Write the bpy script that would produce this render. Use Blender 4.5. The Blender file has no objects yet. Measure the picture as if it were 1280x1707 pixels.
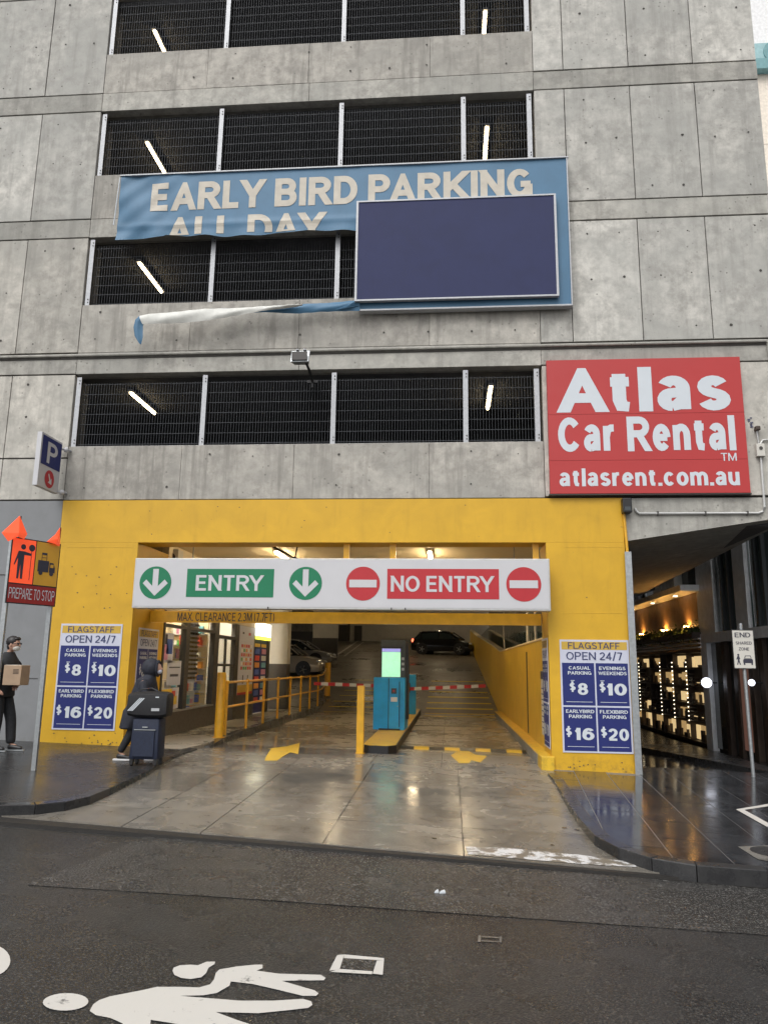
import bpy, bmesh, math, random
from mathutils import Vector, Matrix
R = math.radians
rnd = random.Random(7)
SC = bpy.context.scene
COL = SC.collection

# ---------------------------------------------------------------- camera
CF = 1277.0
yaw, pit, rol = R(-4.94), R(11.36), R(.78)
c_, s_ = math.cos, math.sin
FW = Vector((s_(yaw)*c_(pit), c_(yaw)*c_(pit), s_(pit)))
R0 = Vector((c_(yaw), -s_(yaw), 0)); U0 = R0.cross(FW)
RT = R0*c_(rol) + U0*s_(rol); UP = U0*c_(rol) - R0*s_(rol)
cam = bpy.data.cameras.new('camera'); co = bpy.data.objects.new('camera', cam); COL.objects.link(co)
co.matrix_world = Matrix(((RT.x, UP.x, -FW.x, 0), (RT.y, UP.y, -FW.y, 0), (RT.z, UP.z, -FW.z, 0), (0, 0, 0, 1)))
cam.sensor_fit = 'VERTICAL'; cam.sensor_height = 36; cam.lens = CF/1707*36
cam.clip_start = .05; cam.clip_end = 600
SC.camera = co

# ---------------------------------------------------------------- light
SUN_EL, SUN_ROT = R(52), R(200)
W = bpy.data.worlds.new('World'); SC.world = W; W.use_nodes = True
nt = W.node_tree; nt.nodes.clear()
o_ = nt.nodes.new('ShaderNodeOutputWorld'); b_ = nt.nodes.new('ShaderNodeBackground')
sk = nt.nodes.new('ShaderNodeTexSky'); sk.sky_type = 'NISHITA'; sk.sun_disc = False
sk.sun_elevation = SUN_EL; sk.sun_rotation = SUN_ROT; sk.dust_density = 4; sk.air_density = 1.0
hs = nt.nodes.new('ShaderNodeHueSaturation'); hs.inputs['Saturation'].default_value = .12
nt.links.new(sk.outputs[0], hs.inputs['Color']); nt.links.new(hs.outputs[0], b_.inputs[0])
b_.inputs[1].default_value = .11
nt.links.new(b_.outputs[0], o_.inputs[0])
sl = bpy.data.lights.new('sun', 'SUN'); sl.energy = .6; sl.angle = R(40); sl.color = (1, .97, .93)
so = bpy.data.objects.new('sun', sl); COL.objects.link(so)
sd = Vector((s_(SUN_ROT)*c_(SUN_EL), c_(SUN_ROT)*c_(SUN_EL), s_(SUN_EL)))
so.rotation_euler = sd.to_track_quat('Z', 'Y').to_euler()
vs = SC.view_settings
vs.view_transform = 'Standard'; vs.look = 'None'; vs.exposure = 0.8; vs.gamma = 1; vs.use_curve_mapping = False
try:
    SC.cycles.max_bounces = 8; SC.cycles.use_denoising = True
except Exception: pass

# ---------------------------------------------------------------- reading directions (survey of the place)
def ray(px, py): return RT*((px-640)/CF) - UP*((py-853.5)/CF) + FW
def FY(px, py, y=13.4):
    d = ray(px, py); return d*(y/d.y)
def FX(px, py, x):
    d = ray(px, py); return d*(x/d.x)
def FS(px, py, f):
    d = ray(px, py); t, st = 1.0, .25
    while t < 120 and d.z*t > f(d.x*t, d.y*t): t += st
    lo, hi = t-st, t
    for i in range(30):
        m = (lo+hi)/2
        if d.z*m > f(d.x*m, d.y*m): lo = m
        else: hi = m
    p = d*hi; return Vector((p.x, p.y, f(p.x, p.y)))
def zpav(x, y): return -1.585 - .028*x + .01*(y-13.4)
def zdr(x, y):
    w = min(1, max(0, (18-y)/4.6))
    if y >= 27.5: a = -1.60 + .105*(y-27.5)
    elif y >= 13.4: a = -1.60
    else: a = -1.60 - .15*(13.4-y)/5.65
    return a - .028*x*w
def zroad(x, y): return -1.79 - .028*x
def ylip(x): return 7.80 - .085*x
def zlane(x, y): return -1.80 - .028*(min(y, 22)-14.4)

# ---------------------------------------------------------------- materials
def nodes(name):
    m = bpy.data.materials.new(name); m.use_nodes = True
    t = m.node_tree; return m, t, t.nodes['Principled BSDF']
def lk(t, a, b): t.links.new(a, b)
def noise(t, vec, scale, detail=4, rough=.6, dist=0):
    n = t.nodes.new('ShaderNodeTexNoise'); n.inputs['Scale'].default_value = scale
    n.inputs['Detail'].default_value = detail; n.inputs['Roughness'].default_value = rough
    n.inputs['Distortion'].default_value = dist
    if vec is not None: lk(t, vec, n.inputs['Vector'])
    return n.outputs['Fac']
def posn(t, scale=(1, 1, 1)):
    g = t.nodes.new('ShaderNodeNewGeometry'); m = t.nodes.new('ShaderNodeMapping')
    m.inputs['Scale'].default_value = scale; lk(t, g.outputs['Position'], m.inputs['Vector'])
    return m.outputs[0]
def mrange(t, v, a, b, c, d):
    n = t.nodes.new('ShaderNodeMapRange'); lk(t, v, n.inputs['Value'])
    for k, x in zip(('From Min', 'From Max', 'To Min', 'To Max'), (a, b, c, d)): n.inputs[k].default_value = x
    return n.outputs['Result']
def mixc(t, f, a, b, mode='MIX'):
    n = t.nodes.new('ShaderNodeMix'); n.data_type = 'RGBA'; n.blend_type = mode
    if isinstance(f, (int, float)): n.inputs[0].default_value = f
    else: lk(t, f, n.inputs[0])
    for i, v in ((6, a), (7, b)):
        if isinstance(v, (tuple, list)): n.inputs[i].default_value = (*v[:3], 1)
        else: lk(t, v, n.inputs[i])
    return n.outputs[2]
def math_(t, op, a, b=None):
    n = t.nodes.new('ShaderNodeMath'); n.operation = op
    for i, v in ((0, a), (1, b)):
        if v is None: continue
        if isinstance(v, (int, float)): n.inputs[i].default_value = v
        else: lk(t, v, n.inputs[i])
    return n.outputs[0]
def bump(t, p, h, strength=.3, dist=.01):
    b = t.nodes.new('ShaderNodeBump'); b.inputs['Strength'].default_value = strength
    b.inputs['Distance'].default_value = dist; lk(t, h, b.inputs['Height']); lk(t, b.outputs[0], p.inputs['Normal'])

def plain(name, col, rough=.5, metal=0, var=.12, scale=6, bmp=.0, emit=0, ecol=None, coat=0):
    m, t, p = nodes(name)
    v = posn(t)
    f = noise(t, v, scale, 5)
    dk = tuple(x*(1-var) for x in col); lt = tuple(min(1, x*(1+var)) for x in col)
    lk(t, mixc(t, mrange(t, f, .3, .7, 0, 1), dk, lt), p.inputs['Base Color'])
    lk(t, mrange(t, noise(t, v, scale*3, 3), .3, .7, max(0, rough-.07), min(1, rough+.07)), p.inputs['Roughness'])
    p.inputs['Metallic'].default_value = metal
    if coat: p.inputs['Coat Weight'].default_value = coat
    if bmp: bump(t, p, noise(t, v, scale*8, 4), bmp, .01)
    if emit:
        p.inputs['Emission Color'].default_value = (*(ecol or col), 1); p.inputs['Emission Strength'].default_value = emit
    return m

def concrete(name, col, streak=.5, holes=True, rough=.8, objvar=.16, cool=0):
    m, t, p = nodes(name)
    v = posn(t); vz = posn(t, (4.0, 4.0, .35))
    big = noise(t, v, .7, 5, .6, .4); mid = noise(t, v, 4.5, 8, .68, .15); fine = noise(t, v, 45, 5, .7); st = noise(t, vz, 1.5, 6, .65)
    dk = tuple(x*.70 for x in col); lt = tuple(min(1, x*1.2) for x in col)
    c = mixc(t, mrange(t, mid, .36, .62, 0, 1), dk, lt)
    c = mixc(t, mrange(t, big, .38, .62, 0, .75), c, tuple(x*y for x, y in zip(col, (.74, .76, .77))))
    c = mixc(t, mrange(t, st, .50, .68, 0, streak), c, tuple(x*.5 for x in col))
    c = mixc(t, mrange(t, fine, .3, .7, 0, .22), c, tuple(x*.72 for x in col))
    # blotchy trowel stains
    bl = noise(t, v, 1.9, 9, .74, .35)
    c = mixc(t, mrange(t, bl, .54, .62, 0, .45), c, tuple(x*.58 for x in col))
    # bug holes
    vo = t.nodes.new('ShaderNodeTexVoronoi'); vo.inputs['Scale'].default_value = 9; lk(t, v, vo.inputs['Vector'])
    pk = noise(t, v, 2.0, 2)
    h = mrange(t, vo.outputs['Distance'], .10, .2, 1, 0)
    h = math_(t, 'MULTIPLY', h, mrange(t, pk, .53, .6, 0, .6))
    if holes: c = mixc(t, h, c, tuple(x*.25 for x in col))
    oi = t.nodes.new('ShaderNodeObjectInfo')
    r = mrange(t, oi.outputs['Random'], 0, 1, 1-objvar, 1+objvar*.5)
    cc = t.nodes.new('ShaderNodeCombineColor')
    for i in range(3): lk(t, r, cc.inputs[i])
    c = mixc(t, 1.0, c, cc.outputs[0], 'MULTIPLY')
    lk(t, c, p.inputs['Base Color'])
    p.inputs['Roughness'].default_value = rough
    hh = math_(t, 'SUBTRACT', math_(t, 'ADD', mid, fine), h)
    bump(t, p, hh, .35, .008)
    return m

def wetstone(name, dark, light, r0, r1, scale=2.0, agg=0, aggc=None, bmp=.15, objvar=.15, tint=None, puddle=.5):
    """wet ground: tone and gloss vary with damp patches"""
    m, t, p = nodes(name)
    v = posn(t)
    big = noise(t, v, scale*.35, 4, .55, .5); mid = noise(t, v, scale*3, 6, .65, .5); fine = noise(t, v, 70, 4, .7)
    c = mixc(t, mrange(t, mid, .3, .7, 0, 1), dark, light)
    c = mixc(t, mrange(t, big, .40, .68, 0, .6), c, tuple(x*.6 for x in dark))
    c = mixc(t, mrange(t, fine, .35, .7, 0, .35), c, tuple(min(1, x*1.5) for x in light))
    hgt = math_(t, 'MULTIPLY', fine, .5)
    if agg:
        vo = t.nodes.new('ShaderNodeTexVoronoi'); vo.inputs['Scale'].default_value = agg; lk(t, v, vo.inputs['Vector'])
        sp = mrange(t, vo.outputs['Color'], .62, .95, 0, 1)
        wn = noise(t, v, agg*.9, 2)
        c = mixc(t, math_(t, 'MULTIPLY', mrange(t, wn, .52, .68, 0, 1), .9), c, aggc or light)
        hgt = math_(t, 'ADD', hgt, mrange(t, vo.outputs['Distance'], 0, .6, 1, 0))
    oi = t.nodes.new('ShaderNodeObjectInfo'); r = mrange(t, oi.outputs['Random'], 0, 1, 1-objvar, 1+objvar)
    cc = t.nodes.new('ShaderNodeCombineColor')
    for i in range(3): lk(t, r, cc.inputs[i])
    lk(t, mixc(t, 1.0, c, cc.outputs[0], 'MULTIPLY'), p.inputs['Base Color'])
    ro = mrange(t, big, .34, .66, r1, r0)
    ro = math_(t, 'ADD', ro, mrange(t, mid, .3, .7, -.05, .09))
    lk(t, ro, p.inputs['Roughness'])
    p.inputs['IOR'].default_value = 1.34
    bump(t, p, hgt, bmp, .006)
    return m

def paint(name, col, rough=.45, chips=None, grime=None, streak=.25):
    m, t, p = nodes(name)
    v = posn(t); vz = posn(t, (3, 3, .4))
    mid = noise(t, v, 2.2, 6, .6, .5)
    c = mixc(t, mrange(t, mid, .3, .7, 0, 1), tuple(x*.9 for x in col), tuple(min(1, x*1.06) for x in col))
    st = noise(t, vz, 2.2, 6, .65)
    c = mixc(t, mrange(t, st, .55, .8, 0, streak), c, tuple(x*.5 for x in col))
    if chips:
        ch = noise(t, v, 9, 6, .7, .3)
        c = mixc(t, mrange(t, ch, .69, .72, 0, .8), c, chips)
    if grime:
        g = t.nodes.new('ShaderNodeNewGeometry'); s = t.nodes.new('ShaderNodeSeparateXYZ'); lk(t, g.outputs['Position'], s.inputs[0])
        hz = mrange(t, s.outputs['Z'], grime, grime+.28, 1, 0)
        hz = math_(t, 'MULTIPLY', hz, mrange(t, noise(t, v, 9, 7, .75), .45, .75, 0, 1))
        c = mixc(t, math_(t, 'MULTIPLY', hz, .75), c, (.08, .06, .03))
    lk(t, c, p.inputs['Base Color'])
    p.inputs['Roughness'].default_value = rough
    bump(t, p, math_(t, 'ADD', mid, noise(t, v, 25, 5, .6)), .15, .006)
    return m

def wornpaint(name, col, under, lo=.45, hi=.55, rough=.45, scale=6):
    m, t, p = nodes(name)
    v = posn(t); f = noise(t, v, scale, 8, .72, .5); g = noise(t, v, 60, 3, .6)
    c = mixc(t, mrange(t, math_(t, 'ADD', f, math_(t, 'MULTIPLY', g, .12)), lo, hi, 0, 1), under, col)
    lk(t, c, p.inputs['Base Color']); p.inputs['Roughness'].default_value = rough
    bump(t, p, g, .3, .004)
    return m
def glass(name, col=(.96, .97, .96), rough=.02, alpha=.25):
    m = bpy.data.materials.new(name); m.use_nodes = True; t = m.node_tree; t.nodes.clear()
    o = t.nodes.new('ShaderNodeOutputMaterial'); g = t.nodes.new('ShaderNodeBsdfGlossy'); tr = t.nodes.new('ShaderNodeBsdfTransparent')
    g.inputs['Roughness'].default_value = rough; tr.inputs[0].default_value = (*col, 1)
    fw_ = t.nodes.new('ShaderNodeLayerWeight'); fw_.inputs[0].default_value = .5
    fr = t.nodes.new('ShaderNodeMath'); fr.operation = 'POWER'; lk(t, fw_.outputs['Facing'], fr.inputs[0]); fr.inputs[1].default_value = 5
    mx = t.nodes.new('ShaderNodeMixShader'); lk(t, fr.outputs[0], mx.inputs[0]); lk(t, tr.outputs[0], mx.inputs[1]); lk(t, g.outputs[0], mx.inputs[2])
    lk(t, mx.outputs[0], o.inputs[0]); return m

M = {}
M['conc'] = concrete('grey_concrete', (.50, .475, .425), .5)
M['conc_r'] = concrete('cool_concrete', (.505, .49, .45), .45)
M['conc_sp'] = concrete('spandrel_concrete', (.45, .425, .38), .8)
M['conc_band'] = concrete('band_concrete', (.42, .405, .365), .5)
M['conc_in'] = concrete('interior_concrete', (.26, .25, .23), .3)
M['deck'] = concrete('dimmed_deck_concrete', (.085, .085, .09), .3, False)  # copy of the interior concrete, darkened in colour so the decks look dim
M['joint'] = plain('joint_dark', (.06, .055, .05), .9)  # dark tone of joints, tie holes, chips and the pipe's painted shadow
M['yellow'] = paint('yellow_wall_paint', (.60, .345, .014), .5, (.30, .17, .03), -1.62)
M['yellow_in'] = paint('yellow_reveal_paint', (.70, .44, .03), .4, None, -1.5, .6)
M['ymetal'] = plain('yellow_post_paint', (.68, .36, .02), .35)
M['yline'] = wornpaint('yellow_line_paint', (.62, .40, .03), (.2, .17, .12), .36, .5)
M['yfresh'] = wornpaint('ramp_stripe_paint', (.80, .55, .05), (.25, .2, .1), .28, .42)
M['ystripe'] = plain('ramp_stripe_yellow', (.85, .62, .06), .6, 0, .2, 12)
M['greywall'] = paint('grey_wall_paint', (.205, .212, .22), .6, None, -1.5, .12)
M['galv'] = plain('galvanised_steel', (.38, .40, .41), .42, .7, .15, 20)
M['galvl'] = plain('bright_galvanised', (.42, .43, .45), .5, .2, .1, 20)
M['wire'] = plain('mesh_wire', (.060, .064, .072), .6, .2)
M['alu'] = plain('aluminium_trim', (.5, .5, .49), .4, .2)
M['white'] = plain('white_sign_face', (.52, .52, .54), .4, 0, .03, 2)
M['whitel'] = plain('white_lettering', (.56, .60, .64), .5, 0, .02)
M['cream'] = plain('cream_paint', (.66, .56, .38), .6, 0, .06, 2)
M['creamw'] = plain('pale_paint', (.55, .53, .48), .6, 0, .08, 2)
M['green'] = plain('sign_green', (.0, .16, .07), .5, 0, .04)
M['red'] = plain('sign_red', (.42, .018, .026), .5, 0, .04)
M['atlas'] = plain('billboard_red', (.42, .030, .030), .5, 0, .04, 1)
M['navy'] = plain('poster_navy', (.008, .016, .13), .6, 0, .04)
M['navyp'] = paint('navy_panel', (.018, .024, .085), .75, None, None, .15)
M['pyel'] = plain('poster_yellow', (.52, .34, .05), .5, 0, .04)
M['pwhite'] = plain('poster_white', (.52, .54, .64), .5, 0, .03)
M['ink'] = plain('dark_ink', (.03, .03, .05), .5)
M['navyink'] = plain('navy_ink', (.03, .04, .12), .5)
M['banner'] = paint('faded_blue_vinyl', (.060, .160, .27), .55, None, None, .2)
M['bannerback'] = plain('vinyl_back', (.62, .62, .58), .55)
M['bletter'] = plain('cream_lettering', (.50, .46, .39), .6, 0, .1)
M['asph'] = wetstone('wet_asphalt', (.017, .0175, .018), (.040, .0405, .041), .07, .30, .8, 75, (.12, .115, .105), .6)
M['asph2'] = wetstone('coarse_asphalt', (.020, .020, .020), (.048, .046, .043), .12, .34, 1.3, 62, (.19, .185, .175), 1.0)
M['pavl'] = wetstone('dark_pavement', (.011, .011, .012), (.028, .028, .029), .10, .32, 1.3, 90, (.06, .06, .06), .25)
M['tile'] = wetstone('bluestone', (.020, .021, .024), (.042, .044, .048), .05, .20, 1.5, 0, None, .08, .25)
M['kerb'] = wetstone('kerb_stone', (.020, .020, .022), (.048, .048, .048), .12, .35, 2)
M['slab'] = wetstone('wet_concrete_slab', (.10, .093, .08), (.215, .197, .17), .09, .32, 1.0, 0, None, .12, .14)
M['slabin'] = wetstone('inner_slab', (.19, .17, .135), (.32, .285, .23), .14, .36, 1.2, 0, None, .1, .1)
M['ramp'] = wetstone('ramp_concrete', (.10, .088, .072), (.19, .17, .14), .22, .45, 1.2, 0, None, .1)
M['gutter'] = wetstone('gutter_concrete', (.10, .095, .085), (.20, .19, .17), .15, .4, 2)
M['soil'] = plain('joint_filler', (.02, .018, .016), .6)
M['roadwhite'] = wornpaint('road_marking_white', (.58, .56, .52), (.12, .115, .11), .36, .44, .5, 9)
M['oldwhite'] = wornpaint('worn_white_paint', (.66, .66, .66), (.18, .16, .13), .55, .60, .4, 5)
M['gumspot'] = plain('oil_spot', (.06, .05, .04), .25)
M['grout'] = plain('tile_grout', (.16, .155, .15), .5)
M['blk'] = plain('black_plastic', (.012, .012, .013), .4)
M['dark'] = plain('dark_frame', (.05, .045, .04), .45)
M['darkwall'] = plain('dark_skirting', (.075, .068, .06), .5)
M['blue'] = plain('kiosk_blue', (.02, .34, .74), .45, 0, .15, 3)
M['gun'] = plain('kiosk_grey', (.06, .07, .075), .4, .3)
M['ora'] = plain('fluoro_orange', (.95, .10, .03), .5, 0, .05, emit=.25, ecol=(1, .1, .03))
M['amber'] = plain('amber_sheet', (.62, .33, .03), .45, 0, .05)
M['redp'] = plain('dull_red_sheet', (.30, .018, .016), .45)
M['tube'] = plain('lamp_tube', (1, .9, .7), .5, emit=8, ecol=(1, .78, .46))
M['tubein'] = plain('hall_lamp', (1, .9, .7), .5, emit=60, ecol=(1, .78, .48))
M['tubeshop'] = plain('shop_lamp', (1, 1, .95), .5, emit=260, ecol=(1, .90, .72))
M['skin'] = plain('skin', (.42, .24, .17), .55, 0, .06)
M['hair'] = plain('black_hair', (.012, .010, .010), .5)
M['coatn'] = plain('dark_padded_cloth', (.016, .018, .028), .75, 0, .3, 15, .3)
M['jack'] = plain('black_jacket_cloth', (.014, .014, .016), .8, 0, .3, 15, .3)
M['trou'] = plain('dark_trouser_cloth', (.016, .017, .020), .8, 0, .3, 15, .2)
M['card'] = plain('cardboard', (.34, .24, .16), .8, 0, .1)
M['luggage'] = plain('navy_fabric', (.010, .016, .038), .65, 0, .2, 20, .3)
M['bagblk'] = plain('black_fabric', (.010, .010, .012), .6, 0, .2, 20, .3)
M['sole'] = plain('white_sole', (.7, .7, .7), .5)
M['glass'] = glass('clear_glass')
M['glassd'] = plain('tinted_glass', (.012, .018, .020), .06, 0, .1)
M['glassg'] = plain('green_grey_glass', (.06, .09, .09), .08, 0, .3, .8)
M['mull'] = plain('pale_mullion', (.80, .82, .85), .4, .2)
M['brown'] = plain('brown_cladding', (.045, .03, .022), .5, 0, .3, 3)
M['warm'] = plain('back_lit_panel', (.8, .6, .3), .5, 0, .35, 9, emit=.42, ecol=(.95, .68, .33))
M['warm2'] = plain('dim_back_lit_panel', (.6, .45, .25), .5, 0, .35, 9, emit=.22, ecol=(.95, .62, .26))
M['led'] = plain('led_bead', (1, .9, .7), .5, emit=3, ecol=(1, .85, .6))
M['globe'] = plain('globe_lamp', (1, 1, 1), .4, emit=1.6, ecol=(.85, .88, 1))
M['uplight'] = plain('uplight', (1, .7, .3), .5, emit=70, ecol=(1, .50, .12))
M['leaf'] = plain('hedge_leaf', (.05, .08, .02), .6, 0, .4, 10)
M['screen'] = plain('screen_glow', (.3, .7, .5), .3, 0, .1, 3, emit=.42, ecol=(.50, 1, .66))
M['screenh'] = plain('screen_header', (.3, .3, .7), .3, emit=.35, ecol=(.40, .42, .95))
M['cream_far'] = plain('cream_render', (.78, .70, .60), .7)
M['white_far'] = plain('white_render', (.80, .80, .80), .7)
M['teal_pale'] = plain('pale_teal_band', (.30, .48, .50), .5)
M['teal'] = plain('teal_band', (.16, .32, .34), .5)

# ---------------------------------------------------------------- mesh helpers
class MB:
    def __init__(s): s.v = []; s.f = []
    def add(s, vs, fs):
        o = len(s.v); s.v += [tuple(v) for v in vs]; s.f += [tuple(i+o for i in f) for f in fs]; return s
    def box(s, x0, y0, z0, x1, y1, z1):
        v = [(x, y, z) for z in (z0, z1) for y in (y0, y1) for x in (x0, x1)]
        return s.add(v, [(0, 2, 3, 1), (4, 5, 7, 6), (0, 1, 5, 4), (1, 3, 7, 5), (3, 2, 6, 7), (2, 0, 4, 6)])
    def fbox(s, O, U, V, N, u0, v0, n0, u1, v1, n1):
        v = [O+U*u+V*w+N*n for n in (n0, n1) for w in (v0, v1) for u in (u0, u1)]
        return s.add(v, [(0, 2, 3, 1), (4, 5, 7, 6), (0, 1, 5, 4), (1, 3, 7, 5), (3, 2, 6, 7), (2, 0, 4, 6)])
    def prism(s, top, bot):
        n = len(top); v = list(top)+list(bot)
        return s.add(v, [tuple(range(n)), tuple(range(2*n-1, n-1, -1))] + [(i, i+n, (i+1) % n+n, (i+1) % n) for i in range(n)])
    def sheet(s, pts): return s.add(pts, [tuple(range(len(pts)))])
    def tube(s, pts, r, n=8, caps=True):
        pts = [Vector(p) for p in pts]; rs = r if isinstance(r, (list, tuple)) else [r]*len(pts); rings = []
        for i, p in enumerate(pts):
            d = (pts[min(i+1, len(pts)-1)]-pts[max(i-1, 0)]).normalized()
            a = Vector((0, 0, 1)) if abs(d.z) < .9 else Vector((1, 0, 0))
            u = d.cross(a).normalized(); w = d.cross(u)
            rings.append([p+(u*math.cos(2*math.pi*k/n)+w*math.sin(2*math.pi*k/n))*rs[i] for k in range(n)])
        v = [q for g in rings for q in g]; f = []
        for i in range(len(pts)-1):
            for k in range(n): f.append((i*n+k, i*n+(k+1) % n, (i+1)*n+(k+1) % n, (i+1)*n+k))
        if caps: f += [tuple(range(n-1, -1, -1)), tuple((len(pts)-1)*n+k for k in range(n))]
        return s.add(v, f)
    def lathe(s, prof, c, n=16, axis='z'):
        v = []; f = []
        for r, h in prof:
            for k in range(n):
                a = 2*math.pi*k/n; x, y = r*math.cos(a), r*math.sin(a)
                v.append((c[0]+x, c[1]+y, c[2]+h) if axis == 'z' else ((c[0]+x, c[1]+h, c[2]+y) if axis == 'y' else (c[0]+h, c[1]+x, c[2]+y)))
        m = len(prof)
        for i in range(m-1):
            for k in range(n): f.append((i*n+k, i*n+(k+1) % n, (i+1)*n+(k+1) % n, (i+1)*n+k))
        f += [tuple(range(n-1, -1, -1)), tuple((m-1)*n+k for k in range(n))]
        return s.add(v, f)
    def ball(s, c, r, n=12, sz=(1, 1, 1)):
        prof = [(r*math.sin(math.pi*i/8)+1e-5, -r*math.cos(math.pi*i/8)) for i in range(9)]
        o = len(s.v); s.lathe(prof, (0, 0, 0), n)
        for i in range(o, len(s.v)):
            x, y, z = s.v[i]; s.v[i] = (c[0]+x*sz[0], c[1]+y*sz[1], c[2]+z*sz[2])
        return s
    def build(s, name, mat, parent=None, smooth=False, kind=None, bevel=0):
        me = bpy.data.meshes.new(name); me.from_pydata([tuple(v) for v in s.v], [], s.f); me.validate()
        me.materials.append(M[mat] if isinstance(mat, str) else mat)
        bm = bmesh.new(); bm.from_mesh(me); bmesh.ops.recalc_face_normals(bm, faces=bm.faces)
        if bevel: bmesh.ops.bevel(bm, geom=list(bm.edges), offset=bevel, segments=2, profile=.5, affect='EDGES', clamp_overlap=True)
        if smooth:
            for f in bm.faces: f.smooth = True
        bm.to_mesh(me); bm.free()
        ob = bpy.data.objects.new(name, me); COL.objects.link(ob)
        if parent: ob.parent = parent; ob.matrix_parent_inverse = Matrix.Translation(parent.location).inverted()
        if kind: ob['kind'] = kind
        if smooth:
            try: me.set_sharp_from_angle(angle=R(38))
            except Exception: pass
        return ob
def tag(o, label, cat, group=None):
    o['label'] = label; o['category'] = cat
    if group: o['group'] = group
    return o
def thing(name, label, cat, loc=(0, 0, 0), group=None):
    o = bpy.data.objects.new(name, None); o.empty_display_size = .1; COL.objects.link(o); o.location = loc
    return tag(o, label, cat, group)
def struct(o): o['kind'] = 'structure'; return o
def copy_tree(o, parent=None):
    c = o.copy(); COL.objects.link(c)
    if parent: c.parent = parent
    for ch in list(o.children): copy_tree(ch, c)
    return c

def clip(poly, cl):
    out = poly
    for i in range(len(cl)):
        a = Vector(cl[i]); b = Vector(cl[(i+1) % len(cl)]); e = b-a; src = out; out = []
        if not src: break
        def side(p): return e.x*(p[1]-a.y)-e.y*(p[0]-a.x)
        for j in range(len(src)):
            p, q = src[j], src[(j+1) % len(src)]; sp, sq = side(p), side(q)
            if sp >= 0: out.append(p)
            if (sp > 0 and sq < 0) or (sp < 0 and sq > 0):
                t = sp/(sp-sq); out.append((p[0]+(q[0]-p[0])*t, p[1]+(q[1]-p[1])*t))
    return out
def _arc(cx, cy, rx, ry, a0, a1, n=9):
    return [(cx+rx*math.cos(R(a0+(a1-a0)*i/n)), cy+ry*math.sin(R(a0+(a1-a0)*i/n))) for i in range(n+1)]
def _q(pts): return ('x', pts)          # square ends, run out to the edge of the letter box
def _s(pts): return ('s', pts)
def _e(pts): return ('e', pts)
def _b(pts): return ('b', pts)          # plain ends
_X = .72
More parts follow.
